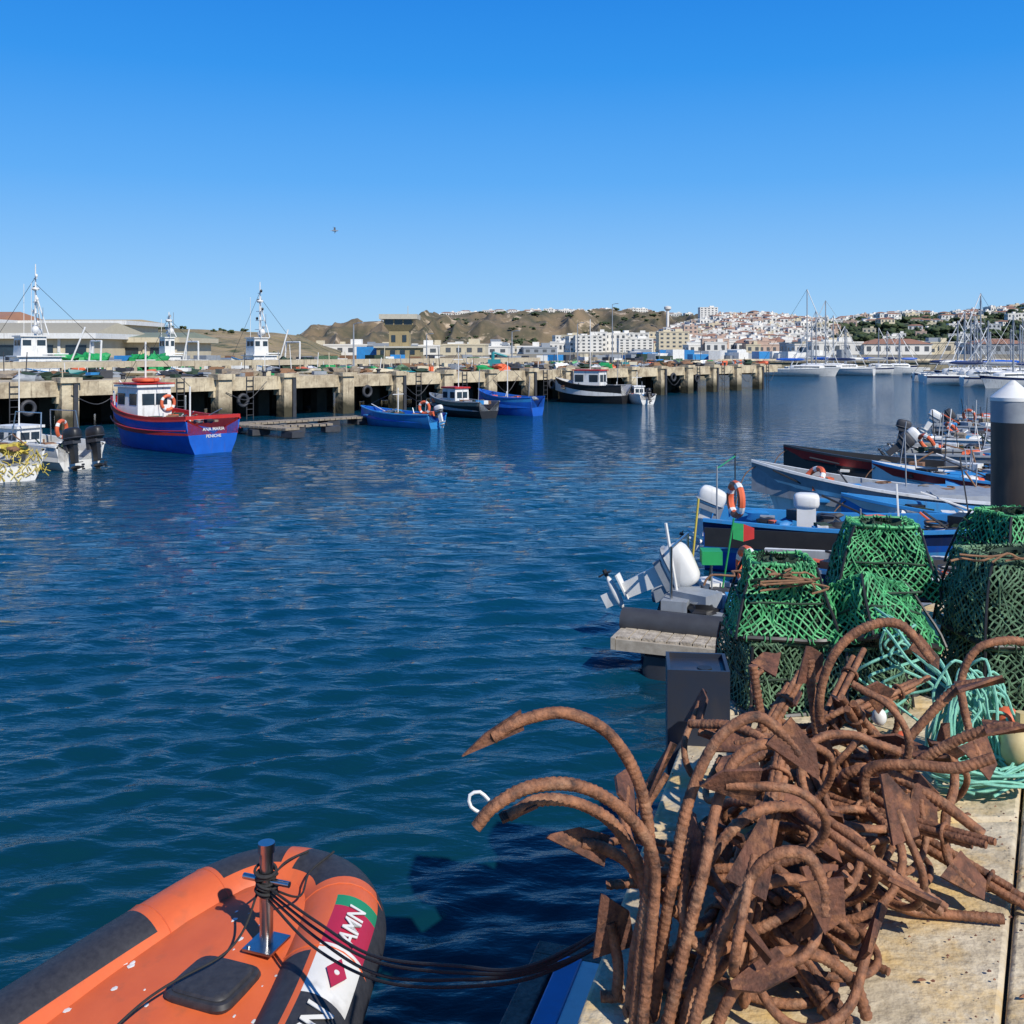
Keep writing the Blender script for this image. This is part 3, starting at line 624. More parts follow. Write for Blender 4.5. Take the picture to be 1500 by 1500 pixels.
for i in range(7): mb.sell((R(-2.2,0),R(-.8,.8),.8),(.7,.5,.3),Y_ if i%3==0 else ND_,.8,14,9,nz=.9)
for i in range(120):   # yellow net hung over the transom corner
    p=Vector((-2.78,R(-.9,.7),R(.1,.85))); mb.tube([p,p+Vector((R(-.03,.0),R(-.16,.16),R(-.2,.2)))],.012,Y_,4)
clutter(mb,-2.3,1.5,.7,.8,22,[K_,G_,W_,RO_,ND_]); mb.sell((-1.2,0,1.5),(.5,.1,.7),ND_,.8,nz=.4); mb.tube([(-1.2,0,.7),(-1.2,0,1.6)],.02,G_,5)
place(mb,'net_boat',(-13.7,28.0),(-17.8,31.0))
def small(name,stern,bow,B,hb,cols,cab=None,ob=None,extra=0,mast=0):
    L=math.dist(stern,bow); mb=MB(); hull(mb,L,B,hb,hb*1.42,hb*1.05,cols,tw=.75,floor=hb*.45)
    thwarts(mb,L,B,hb*.85,3,WD_ if cols[5]!=LB_ else LB_)
    if cab: wheelhouse(mb,cab[0]*L,0,hb*.5,cab[1],B*.5,cab[2],cab[3],cab[4])
    if ob is not None: outboard(mb,-L/2-.05,0,hb*1.1,.8,ob,D_,.3)
    clutter(mb,-L*.42,L*.35,B*.3,hb*.9,extra,[G_,O_,ND_,W_,RO_,K_,LB_,ND_])
    if mast:
        mb.tube([(0,0,hb),(0,0,hb+mast)],.025,W_,6); mb.tube([(0,0,hb+mast*.9),(L*.45,0,hb*1.4)],.01,K_,4); mb.tube([(0,0,hb+mast*.9),(-L*.45,0,hb*1.4)],.01,K_,4)
        mb.tube([(-L*.4,.3,hb),(-L*.42,.3,hb+mast*.6)],.02,G_,5); mb.tube([(0,-.35,hb+mast*.75),(0,.35,hb+mast*.75)],.02,W_,5)
    return place(mb,name,stern,bow)
small('blue_rowing_boat',(-3.4,46.6),(-7.3,49.6),1.7,.6,[B_,LB_,LB_,LB_,B_,LB_],None,W_,28,1.2)
mb=MB(); mb.torus((0,0,0),.26,.07,(.5,1,0),O_,W_); mb.obj('life_ring',BM,loc=(-4.0,46.7,.95))
small('dark_fishing_boat',(-1.2,53.5),(-4.6,57.5),1.9,.8,[K_,K_,WD_,G_,G_,WD_],(.05,1.2,1.1,W_,R_),None,34,3)
small('blue_hulled_boat',(1.4,55.6),(-1.9,57.8),1.9,.95,[B_,B_,LB_,B_,B_,WD_],None,None,24,2)
small('black_fishing_boat',(7.6,68),(3.0,70.8),2.4,1.15,[K_,K_,K_,K_,W_,G_],(.0,2.0,1.6,W_,R_),None,40,4.5)
small('white_dinghy',(8.9,67),(7.9,70.6),1.5,.6,[W_,W_,W_,W_,W_,G_],(.0,.8,.8,W_,W_),K_,8,1.5)
mb=MB()
def flo(a,b,w,z=.35):
    a=Vector(a);b=Vector(b);d=(b-a); an=math.atan2(d.y,d.x); n=int(d.length/.3)
    for i in range(n):
        p=a.lerp(b,(i+.5)/n); mb.box((p.x,p.y,z+R(-.01,.01)),(.27,w,.09),0,an)
    n=int(d.length/1.6)
    for i in range(n+1):
        p=a.lerp(b,i/max(1,n)); mb.box((p.x,p.y,z-.2),(.7,w*.9,.24),1,an)
flo((-12.2,44.5),(-6.2,50.5),.9); flo((-10.6,42.8),(-7.9,44.6),.6); flo((-8.9,41.6),(-12.4,44.6),.7,.36)
mb.obj('floating_walkway',[WOOD,DGREY])
# --- right hand berths
L=4.6; mb=MB(); hull(mb,L,1.7,.45,.75,.45,[G_,G_,G_,G_,G_,G_],tw=.9,floor=.2)
for s in(-1,1): mb.tube(catmull([(-2.45,s*.78,.48),(-1,s*.85,.49),(.6,s*.82,.53),(1.6,s*.5,.62),(2.2,s*.1,.70)],.12),.15,D_ if s<0 else G_,14)
outboard(mb,-2.15,0,.76,.95,W_,G_,math.radians(62))
mb.box((-1.9,0,.5),(.3,1.2,.4),G_); mb.box((-.4,0,.6),(.9,.6,.3),LB_); mb.tube([(-1.9,.4,.7),(-1.8,.42,1.75)],.015,Y_,6); mb.tube([(-1.9,-.3,.6),(-2.05,-.33,1.55)],.02,W_,6)
mb.box((-1.2,-.2,.52),(1.2,.9,.1),G_); mb.box((-1.1,-.25,.66),(.5,.3,.2),LB_,.3)
mb.tube([(-1.5,.3,.6),(-1.35,.3,1.55)],.012,GN_,6); mb.tube([(-1.95,-.5,.6),(-1.95,-.5,1.3),(-1.95,.5,1.3),(-1.95,.5,.6)],.018,ST_,6)
mb.torus((-1.2,.35,.95),.22,.055,(1,.6,0),O_,W_)
mb.box((-1.6,.15,1.1),(.24,.26,.16),GN_,.3); mb.tube([(-1.6,.2,.5),(-1.6,.2,1.05)],.012,G_,6)
clutter(mb,-1.8,1.8,.6,.56,46,[G_,K_,LB_,W_,ND_,D_,G_])
mb.add([(-1.36,.3,1.5),(-1.36,.3,1.3),(-1.24,.33,1.27),(-1.12,.4,1.3),(-1.12,.4,1.43),(-1.24,.35,1.48)],[(0,1,2,5),(5,2,3,4)],[GN_,R_])
place(mb,'grey_workboat',(1.80,12.45),(5.9,10.9))
def skiff(name,stern,bow,B,h,hb,cols,seed,ob=None,ring=None,n=30,tarp=None):
    random.seed(seed); L=math.dist(stern,bow); mb=MB(); hull(mb,L,B,h,hb,h,cols,tw=.72,rake=.7,floor=h*.4)
    thwarts(mb,L,B,h*.88,4,random.choice([WD_,W_,LB_,G_]))
    if ob is not None: outboard(mb,-L/2,0,h+.15,.82,ob,G_ if ob==W_ else D_,R(.2,1.0))
    if ring: mb.torus((ring*L,.1,h+.3),.24,.06,(R(.3,1),R(-.5,.5),R(0,.6)),O_,W_)
    if tarp is not None:
        vs=[];fs=[]
        for i in range(25):
            x=-L*.42+L*.66*i/24
            for j in range(7): y=(j/6-.5)*B*1.04; vs.append((x,y,h+.22*math.cos((j/6-.5)*2.6)+.09*noise.noise(Vector((x*2.6,y*3,seed)))-(0.35 if j in(0,6) else 0)))
        for i in range(24):
            for j in range(6): fs.append((i*7+j,i*7+j+1,i*7+j+8,i*7+j+7))
        mb.add(vs,fs,tarp)
    clutter(mb,-L*.42,L*.36,B*.3,h*.95+(.12 if tarp is not None else 0),n,[W_,K_,LB_,G_,O_,WD_,ND_,RO_,G_,D_,W_])
    for i in range(5): x=R(-L*.4,L*.2); mb.tube([(x,R(-.4,.4),h*.7),(x+R(-.2,.2),R(-.4,.4),h+R(.5,1.3))],.014,random.choice([W_,G_,K_]),5)
    mb.tube(catmull([(L*.47,0,hb),(L*.52,.1,hb-.3),(L*.55,.2,.05)],.05),.012,RO_,5)
    return place(mb,name,stern,bow)
skiff('dark_skiff',(3.6,14.9),(8.6,12.9),1.6,.55,.85,[K_,D_,NV_,W_,G_,G_],91,None,None,46)
L=6.2; mb=MB(); random.seed(12); hull(mb,L,1.8,.75,1.1,.8,[NV_,B_,NV_,LB_,LB_,LB_],tw=.8,floor=.3)
thwarts(mb,L,1.8,.62,4,LB_); outboard(mb,-3.05,.25,.8,.85,W_,G_,.35); mb.torus((-2.6,-.45,1.15),.25,.065,(1,.5,0),O_,W_)
mb.box((-1.5,.1,.85),(.3,.26,.4),W_); mb.sell((-1.5,.1,1.1),(.42,.34,.26),W_,.5); mb.tube([(-2.9,-.5,.8),(-2.9,-.5,1.7)],.015,G_,6); mb.tube([(-2.7,.6,.8),(-2.7,.6,1.8)],.012,K_,6)
mb.tube([(-2.9,-.5,1.65),(-2.7,.6,1.75)],.01,GN_,5); mb.box((-1.55,-.93,.6),(3.0,.03,.3),K_)
clutter(mb,-2.4,2.4,.6,.72,54,[W_,K_,LB_,G_,ND_,O_,D_]); place(mb,'blue_skiff',(3.35,17.3),(9.2,15.5))
skiff('white_skiff',(12.2,19.4),(5.1,21.8),1.8,.62,1.2,[W_,W_,G_,W_,G_,W_],13,None,.33,40,tarp=G_)
skiff('grey_skiff',(12.0,17.6),(6.3,19.6),1.6,.5,.8,[G_,LB_,W_,LB_,LB_,G_],14,None,-.1,44)
skiff('black_skiff',(14.2,23.6),(7.0,26.4),1.9,.7,1.1,[K_,K_,R_,K_,K_,WD_],15,None,None,50)
skiff('striped_skiff',(14.0,21.8),(8.4,23.9),1.7,.6,.95,[W_,G_,R_,LB_,W_,G_],16,None,-.12,44,tarp=LB_)
for i,(sx_,sy,c,c2,ob,ring) in enumerate(((11.2,29.4,W_,G_,D_,-.38),(12.2,31.4,G_,W_,W_,.1),(12.9,33.6,LB_,W_,D_,None),(14.6,35.4,W_,NV_,None,-.4),(15.9,38.6,K_,G_,W_,None),(17.6,41.5,W_,W_,D_,-.35),(19.6,45,B_,W_,None,None))):
    skiff('moored_skiff',(sx_,sy),(sx_+R(5,6.2),sy-R(.8,2.2)),R(1.6,2),R(.5,.75),R(.8,1.1),[c,c,c2,c2,G_,G_],50+i,ob,ring,54,tarp=G_ if i==3 else None)
mb=MB(); random.seed(3)
for a,b,w_ in (((1.27,11.6),(7.6,9.1),.62),((6.4,13.6),(10,12.6),.5),((8.5,18.0),(13,16.9),.5),((13,27.5),(17,26.1),.6)):
    a=Vector(a);b=Vector(b);d=b-a; an=math.atan2(d.y,d.x); n=int(d.length/.14); M=Matrix.Translation((a.x,a.y,0))@Matrix.Rotation(an,4,'Z')
    for i in range(n): mb.box((.07+i*.14,0,.42+R(-.004,.004)),(.126,w_+R(-.01,.01),.035),0,M=M)
    mb.box((d.length/2,-w_/2-.02,.35),(d.length,.05,.12),1,M=M); mb.box((d.length/2,w_/2+.02,.35),(d.length,.05,.12),1,M=M)
    mb.box((-.03,0,.36),(.05,w_+.1,.13),1,M=M)
    for i in range(int(d.length/1.5)+1): mb.sell((.7+i*1.5,0,.06),(.9,w_*.9,.42),2,.3,12,6,M=M)
for i in range(14):
    y=12.5+i*2.4; x=.49*y+2.5; mb.box((x,y,.45),(1.6,2.35,.08),0,.0)
mb.obj('pontoon',[mat('bleached_planks',(.55,.48,.38),.85,col2=(.24,.2,.15),scale=11,bump=.01,pos=.5,width=.15),mat('bleached_timber',(.45,.4,.32),.8,col2=(.25,.21,.16),scale=12),DGREY])
# ---------------------------------------------------------------- pier
d=Vector((.671,.742,0)); nb=Vector((-.742,.671,0)); P0=Vector((-22,44,0)); ang=math.atan2(d.y,d.x)
MP=Matrix(((d.x,nb.x,0,P0.x),(d.y,nb.y,0,P0.y),(0,0,1,0),(0,0,0,1)))
mb=MB(); s0,s1=-42,71
mb.box(((s0+s1)/2,4.7,2.05),(s1-s0,9,.26),1,M=MP)
i=0; sp=3.95; s=2.9-11*sp
while s<s1-1:
    mb.box((s+sp/2,.1,1.83+R(-.02,.02)),(sp-.72,.34,.66),0,M=MP)
    mb.box((s,.0,.75),(.80,.72,3.1+R(-.08,.05)),0,M=MP,taper=R(.94,1.0)); mb.box((s,-.02,2.2+R(-.03,.03)),(R(.9,1.02),.9,R(.16,.3)),0,M=MP)
    mb.box((s,.2,1.35),(1.0,.5,.35),0,M=MP)
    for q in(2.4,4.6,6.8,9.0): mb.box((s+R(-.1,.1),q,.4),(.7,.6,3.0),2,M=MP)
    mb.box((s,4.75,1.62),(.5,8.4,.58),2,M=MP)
    mb.box((s+sp/2,9.15,1.5),(sp-.5,.3,1.2),2,M=MP)  # rear panels, here and next line, added to darken the space under the deck
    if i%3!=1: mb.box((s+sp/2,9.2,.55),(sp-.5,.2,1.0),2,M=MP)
    if s<45:
        mb.box((s,9.1,2.55),(.3,.35,.8),1,M=MP); mb.box((s+sp/2,9.1,2.78),(sp-.31,.26,.34),1,M=MP)
    i+=1; s+=sp
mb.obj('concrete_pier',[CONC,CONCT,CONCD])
mb=MB()
s=2.9-11*sp
while s<s1-1:
    if random.random()<.5: mb.box((s+.2,-.42,.9),(.2,.1,2.3),0,M=MP)
    if random.random()<.35:
        for q in(-.2,.2): mb.tube([(s+1.6+q,-.12,0),(s+1.6+q,-.12,2.2)],.025,0,6,M=MP)
        for q in range(7): mb.tube([(s+1.4,-.12,.2+q*.3),(s+1.8,-.12,.2+q*.3)],.018,0,5,M=MP)
    if random.random()<.3:
        c=MP@Vector((s+R(1,2.6),-.18,R(.9,1.4))); mb.torus(c,.28,.09,nb,0)
    if random.random()<.5:
        mb.tube(catmull([(s,-.4,R(1.4,2)),(s+1.2,-.5,R(.7,1.2)),(s+2.4,-.45,R(1.3,2))],.2),.02,0,5,M=MP)
    s+=sp
mb.obj('pier_fenders',[DGREY])
mb=MB(); random.seed(9)
cols=[GREY,DGREY,GREEN,LBLUE,ORANGE,ROPEO,TEAL,WHITE,NETD,NETK,YELLOW,RED,CREAM,WOOD]
for i in range(520):
    s=R(-12,69); y=R(.9,8.4); c=random.choice([0,1,1,5,5,8,8,13,13,0,12,1,0,8,9,5,13,1,12,5,2,3,4,6,7]); h=R(.1,.5)*(1 if s>20 else .85)
    if random.random()<.3: mb.box((s,y,2.19+h/2),(R(.3,.9),R(.3,.8),h),c,R(0,3),M=MP)
    else: mb.sell((s,y,2.19+h*.3),(R(.5,1.8),R(.5,1.2),h*1.1),c,.85,9,6,M=MP,nz=1.0)
for i in range(60):
    s=R(-8,68); y=R(1,8); h=R(.5,1.7); mb.tube([(s,y,2.1),(s+R(-.2,.2),y,2.2+h)],.025,random.choice([0,1,7,12]),5,M=MP)
mb.obj('fishing_gear_piles',cols)
mb=MB()
s=-10
while s<70:
    mb.sell((s,.5,2.42),(.32,.32,.12),0,.9,12,6,M=MP); mb.tube([(s,.5,2.15),(s,.5,2.4)],.1,0,12,M=MP); s+=sp*2
mb.obj('mooring_bollards',[DGREY])
def lamp(p,h):
    mb=MB(); p=Vector(p); mb.tube([p,p+Vector((0,0,h))],[.07,.035],0,8); mb.tube([p+Vector((0,0,h)),p+Vector((.3,-.2,h+.08))],.025,0,6); mb.box(p+Vector((.45,-.3,h+.08)),(.35,.14,.06),0,-.5); mb.obj('street_lamp',[GREY])
for px,py,Y in((518,475,62),(750,486,84),(897,446,110),(846,474,100),(625,490,92)):
    lamp(((px-750)/1500*Y,Y,2.1),3.6+(HY-py)/1500*Y-2.1)
mb=MB(); p=at(722,540,73); p.z=2.1; mb.tube([p,p+Vector((0,0,1.3))],.12,0,8); mb.tube([p+Vector((0,0,1.3)),p+Vector((1.0,.3,1.0))],.08,0,8); mb.box(p+Vector((.1,0,.4)),(.9,.7,.8),0); mb.obj('deck_winch',[TEAL])
# ---------------------------------------------------------------- white trawlers behind the pier
def trawler(stern,bow,B=3.6,mh=7,name='white_trawler',net=GN_):
    L=math.dist(stern,bow); mb=MB(); hull(mb,L,B,1.9,3.0,2.0,[W_,W_,W_,LB_,W_,G_],tw=.85,rake=1.2,floor=1.3)
    wheelhouse(mb,L*.1,0,1.5,L*.34,B*.62,1.6); wheelhouse(mb,L*.14,0,3.18,L*.2,B*.46,1.3)
    mb.box((-L*.02,0,3.3),(L*.2,B*.5,.08),W_)
    z=4.55; mb.tube([(L*.1,0,z),(L*.1,0,z+mh*.55)],[.10,.035],W_,8)
    for s in(-1,1): mb.tube([(L*.02,s*.7,z),(L*.1,0,z+mh*.33)],.04,W_,6); mb.tube([(L*.16,s*.9,z),(L*.16,s*.9,z+mh*.4)],.02,W_,5); mb.tube([(L*.06,s*.5,z),(L*.06,s*.5,z+R(1,2))],.02,G_,5)
    for q in range(5): mb.box((L*.1,0,z+mh*(.08+.09*q)),(.08,1.6-.25*q,.05),W_); mb.sell((L*.1,(.6-.1*q)*(-1)**q,z+mh*(.10+.09*q)),(.2,.2,.25),random.choice([W_,K_,G_]),.9,8,5)
    mb.sell((L*.1,0,z+mh*.36),(.5,.5,.22),W_,.8); mb.sell((L*.12,.6,z+.4),(.5,.5,.55),W_,1,10,8); mb.sell((L*.05,-.6,z+.3),(.4,.4,.45),W_,1,10,8)
    for s in(-1,1):
        mb.tube([(-L*.36,s*1.3,1.9),(-L*.38,s*1.1,4.2)],.07,W_,8)
        for q in range(12): x=-L*.45+q*L*.07; mb.tube([(x,s*B*.44,2.0),(x,s*B*.44,2.8)],.02,W_,4)
        mb.tube([(-L*.45,s*B*.44,2.8),(L*.32,s*B*.44,2.8)],.02,W_,4)
    mb.tube([(-L*.38,-1.1,4.2),(-L*.38,1.1,4.2)],.07,W_,8); mb.tube([(-L*.38,0,4.2),(L*.1,0,z+mh*.4)],.015,K_,4); mb.tube([(L*.1,0,z+mh*.45),(L*.48,0,3.1)],.015,K_,4)
    mb.tube([(-L*.12,0,1.5),(-L*.28,.3,5.2)],.06,W_,8)
    for q in range(16): mb.sell((R(-L*.42,-L*.1),R(-1,1),1.9),(1.2,.9,R(.5,1.0)),random.choice([net,ND_,ND_,W_,O_,G_]),.8,10,6,nz=.9)
    mb.torus((L*.0,-B*.34,2.6),.3,.08,(0,1,0),O_,W_)
    return place(mb,name,stern,bow)
random.seed(2)
trawler((-29.0,74),(-35.5,68.5),4.2,9.0); trawler((-17.2,83.5),(-21.8,79.5),3.2,8)
trawler((-43.5,71),(-52,65),mh=6); trawler((-24.5,80),(-27.5,77.5),2.6,3.5)
mb=MB()
for px,n_,w_ in((128,9,2.2),(210,9,2.2),(440,4,1.5)):
    for i in range(n_):
        Y=76; X=(px-750)/1500*Y+R(-1,1)*w_*.6; mb.sell((X,Y+R(-1,1),2.1+R(0,.7)),(R(.8,1.8),1.3,R(.5,1.2)),0 if px<300 else 1,.85,14,8,nz=1.0)
    mb.box(((px-750)/1500*76,77,1.7),(w_*2.2,2.5,.5),1)
mb.obj('green_net_heap',[GREEN,NETD])
# ---------------------------------------------------------------- land and quay behind
LAND=mat('ground_land',(.30,.26,.18),.95,col2=(.16,.14,.09),scale=.03,bump=.3,bscale=.4)
mb=MB(); prism(mb,[(-700,-620),(-60,26),(-30,76),(14,118),(24,124),(34,168),(90,172),(160,150),(900,150),(4000,400),(4000,5500),(-4000,5500),(-4000,-620)],-2,1.9,0); mb.obj('ground',[LAND])
mb=MB()
for i in range(50):
    t=i/50; p=Vector((-30,76)).lerp(Vector((14,118)),t); mb.box((p.x,p.y-.2,1.2),(.6,.6,2.4),0,.7)
mb.tube([(-60,26,1.75),(-30,75.8,1.75),(14,117.8,1.75),(24,123.8,1.75),(34,167.8,1.75),(90,171.8,1.75)],.35,0,6)
mb.obj('harbour_wall',[CONC])
def hillmat(name,a,b,c,scale,lo=.55,hi=.62):
    return patches(mat(name,a,.95,col2=b,scale=scale,detail=12,bump=3,bscale=scale*3,pos=.5,width=.12),c,scale*2.6,lo,hi)
class Hill:
    def __init__(s,name,prof,Y0,Y1,m,amp,steep=1.0,nk=420,nr=70,nsc=60):
        s.px=[p[0] for p in prof]; s.py=[p[1] for p in prof]; s.Y0=Y0; s.Y1=Y1; s.amp=amp; s.steep=steep; s.nsc=nsc
        vs=[];fs=[]
        for i in range(nr+1):
            Y=Y0+(Y1*1.25-Y0)*i/nr
            for j in range(nk+1):
                px=s.px[0]+(s.px[-1]-s.px[0])*j/nk; X=(px-750)/1500*Y; vs.append((X,Y,s.h(X,Y)))
        for i in range(nr):
            for j in range(nk): a=i*(nk+1)+j; fs.append((a,a+1,a+nk+2,a+nk+1))
        mb=MB(); mb.add(vs,fs); mb.obj(name,[m],sharp=80)
    def h(s,X,Y):
        px=750+1500*X/Y; py=np.interp(px,s.px,s.py); top=H+(HY-py)/1500*s.Y1
        t=(Y-s.Y0)/(s.Y1-s.Y0)
        if t<=1: q=max(0,t)**s.steep; q=q*q*(3-2*q)
        else: q=1-.5*(t-1)
        nn=noise.fractal(Vector((X/s.nsc,Y/s.nsc,3)),1,2,6); gul=abs(noise.noise(Vector((X/s.nsc*2.5,Y/s.nsc*.5,9))))
        env=math.sin(min(1,max(0,t))*math.pi)
        return 1.0+(top-1.0)*q+s.amp*(nn*(.12+env)-gul*1.9*env)*min(1,max(0,t*6))
hd=Hill('dune_hill',[(-260,470),(0,468),(120,474),(230,480),(300,483),(350,486),(400,488),(440,492),(470,505),(500,514)],150,300,hillmat('dune',(.34,.25,.14),(.18,.15,.075),(.07,.08,.03),.05),1.2,nsc=25)
hm=Hill('cliff_hill',[(425,512),(436,492),(455,482),(500,475),(560,471),(610,466),(660,462),(720,459),(800,458),(880,457),(950,459),(1010,462),(1100,469),(1250,482)],1000,1500,hillmat('cliff',(.20,.145,.085),(.055,.058,.032),(.46,.36,.25),.014,.56,.66),17,.7,nk=560,nr=110,nsc=85)
hr=Hill('town_hill',[(930,516),(960,498),(1000,484),(1050,472),(1110,469),(1160,473),(1220,477),(1270,471),(1330,466),(1400,467),(1450,461),(1500,456),(1600,450),(1900,450)],620,1150,hillmat('town_hill',(.10,.105,.045),(.035,.05,.022),(.26,.19,.11),.01),4,.9,nsc=90)
def treemass(name,hill,pxr,tr,n,sz,thr=-.05):
    mb=MB()
    for i in range(n):
        px=R(*pxr); t=R(*tr); Y=hill.Y0+(hill.Y1-hill.Y0)*t; X=(px-750)/1500*Y
        if noise.noise(Vector((X/40,Y/60,1)))<thr: continue
        z=hill.h(X,Y); s=R(.4,1)*sz
        for q in range(6): mb.sell((X+R(-.7,.7)*s,Y+R(-.5,.5)*s,z+s*R(.1,.5)),(s*R(.4,.9),s*.8,s*R(.25,.5)),random.choice([0,0,1]),1,8,5,nz=1.0)
    mb.obj(name,[mat(name+'_leaf',(.045,.075,.028),.95,col2=(.02,.035,.015),scale=.2),mat(name+'_leaf2',(.07,.09,.035),.95,col2=(.03,.05,.018),scale=.2)],sharp=180)
random.seed(31)
treemass('hillside_trees',hr,(1215,1600),(.3,1.0),900,10,-.2); treemass('slope_shrubs',hm,(640,1010),(.1,.95),420,6,.0); treemass('dune_shrubs',hd,(230,430),(.3,1),50,1.6,.0)
treemass('town_trees',hr,(960,1220),(.2,1.0),260,8)
TM=[mat('render_white',(.74,.72,.67),.8,col2=(.60,.58,.53),scale=.1),CREAM,TERRA,mat('far_window',(.10,.11,.12),.3),mat('render_pink',(.52,.38,.30),.8,scale=.1),GREY]
def bld(mb,X,Y,z,w_,dp,h,mi,roof,rz=0,fl=None):
    M=Matrix.Translation((X,Y,z))@Matrix.Rotation(rz,4,'Z'); mb.box((0,0,h/2-2),(w_,dp,h+4),mi,M=M)
    if roof==2:
        e=.4; a,b=w_/2+e,dp/2+e; hh=min(w_,dp)*.15
        mb.add([(-a,-b,h),(a,-b,h),(a,b,h),(-a,b,h),(-a*.5,0,h+hh),(a*.5,0,h+hh)],[(0,1,5,4),(1,2,5),(2,3,4,5),(3,0,4)],2,M)
    else: mb.box((0,0,h+.25),(w_+.3,dp+.3,.5),mi,M=M); mb.box((w_*.2,0,h+1.2),(w_*.25,dp*.3,1.6),mi,M=M)
    nf=fl or max(1,int(h/3)); nw=max(2,int(w_/3))
    for f_ in range(nf):
        for q in range(nw):
            mb.box((-w_/2+w_*(q+.5)/nw,-dp/2-.02,(f_+.55)*h/nf),(w_/nw*.46,.12,h/nf*.46),3,M=M)
        for q in range(2): mb.box((-w_/2-.02,-dp/2+dp*(q+.5)/2,(f_+.55)*h/nf),(.12,dp*.2,h/nf*.4),3,M=M)
def rnd_m(): return random.choice([0,0,0,0,0,0,1,4])
mb=MB(); random.seed(17)
for i in range(1050):
    px=random.gauss(1085,70); 
    if px<958 or px>1240: continue
    t=random.random()**.9; Y=hr.Y0+(hr.Y1-hr.Y0)*t; X=(px-750)/1500*Y; z=hr.h(X,Y)
    bld(mb,X,Y,z,R(5,12),R(6,9),R(4,9),rnd_m(),2 if random.random()<.36 else 0,R(-.5,.5))
mb.obj('hillside_town',TM)
mb=MB()
for i in range(230):
    px=R(1230,1600); t=R(.3,1.02); 
    if random.random()<.45: t=R(.85,1.03)
    Y=hr.Y0+(hr.Y1-hr.Y0)*t; X=(px-750)/1500*Y; bld(mb,X,Y,hr.h(X,Y),R(6,15),R(7,10),R(4,8),rnd_m(),2 if random.random()<.35 else 0,R(-.5,.5))
mb.obj('hillside_villas',TM)
mb=MB()
for i in range(110):
    px=R(650,1010) if i>14 else R(560,660); Y=1500*R(.985,1.01); X=(px-750)/1500*Y; bld(mb,X,Y,hm.h(X,Y)-1.5,R(8,18),8,R(3,6.5),0,2 if random.random()<.3 else 0,R(-.3,.3))
mb.obj('clifftop_town',TM)
mb=MB()
for i in range(90):
    px=R(815,1010); Y=R(640,900); X=(px-750)/1500*Y; bld(mb,X,Y,1.9,R(10,20),12,R(5,13),0 if random.random()<.8 else 1,0,R(-.2,.2))
for i in range(80):
    px=R(1000,1190); Y=R(480,660); X=(px-750)/1500*Y; bld(mb,X,Y,1.9,R(6,14),10,R(3,6.5),rnd_m(),2 if random.random()<.3 else 0,R(-.2,.2))
mb.obj('seafront_town',TM)
mb=MB()
for i in range(34):
    px=R(1150,1560); Y=R(330,560); X=(px-750)/1500*Y; bld(mb,X,Y,1.9,R(8,22),12,R(2.5,4.6),random.choice([0,0,5,1]),random.choice([0,0,0,2]),R(-.15,.15),1)
for i in range(26):
    px=R(440,820); Y=R(300,520); X=(px-750)/1500*Y; bld(mb,X,Y,1.9,R(6,15),10,R(2.2,3.6),random.choice([0,0,1,5]),0,R(-.15,.15),1)
mb.obj('port_sheds',TM)
for px,py0,w_,Y,mi,fl in((1037,451,26,1010,0,10),(1068,463,14,1000,1,7),(985,487,44,560,1,5),(930,497,50,600,0,5),(862,492,40,640,0,5),(1010,478,20,780,4,6)):
    mb=MB(); X=(px-750)/1500*Y; ww=w_/1500*Y; top=H+(HY-py0)/1500*Y; z0=hr.h(X,Y)-2 if Y>700 else 1.9
    bld(mb,X,Y,z0,ww,12,top-z0,mi,0,0,fl); mb.obj('apartment_block',TM)
mb=MB(); Y=1150; X=(978-750)/1500*Y; zt=H+(HY-448)/1500*Y; mb.tube([(X,Y,10),(X,Y,zt-6)],1.6,0,12); mb.tube([(X,Y,zt-6),(X,Y,zt-3.5),(X,Y,zt-1),(X,Y,zt)],[1.6,4,4,.5],0,16); mb.obj('water_tower',TM)
# ---------------------------------------------------------------- control tower
mb=MB(); Y=104; X=(586-750)/1500*Y; k=Y/1500; z=lambda py:H+(HY-py)*k
mb.box((X,Y,(1.9+z(485))/2),(29*k,29*k,z(485)-1.9),0)
mb.box((X,Y,(z(485)+z(476))/2),(30*k,30*k,z(476)-z(485)),0,taper=1.45)
mb.box((X,Y,(z(476)+z(468))/2),(42*k,42*k,z(468)-z(476)),1); mb.box((X,Y,(z(468)+z(461))/2),(55*k,55*k,z(461)-z(468)),2)
for q in(-1,-.33,.33,1): mb.box((X+q*20.5*k,Y-21*k,(z(476)+z(468))/2),(.12,.1,z(468)-z(476)),0)
for q in(-8,8): mb.box((X+q*k,Y-14.5*k,z(496)),(6*k,.1,10*k),1)
mb.box((X+2*k,Y-1,(1.9+z(509))/2),(62*k,52*k,z(509)-1.9),0); mb.box((X+2*k,Y-1,z(508.5)),(70*k,58*k,.16),2)
mb.box((X-45*k,Y-1,(1.9+z(508))/2),(30*k,20*k,z(508)-1.9),3)
for q in range(4): mb.box((X-20*k+q*14*k,Y-1-26.2*k,z(516)),(7*k,.08,6*k),1)
mb.tube([(X+.8,Y,z(461)),(X+.8,Y,z(448))],.03,2,5)
mb.obj('control_tower',[BEIGE,GLASS,mat('tower_roof',(.52,.49,.40),.8),LBLUE])
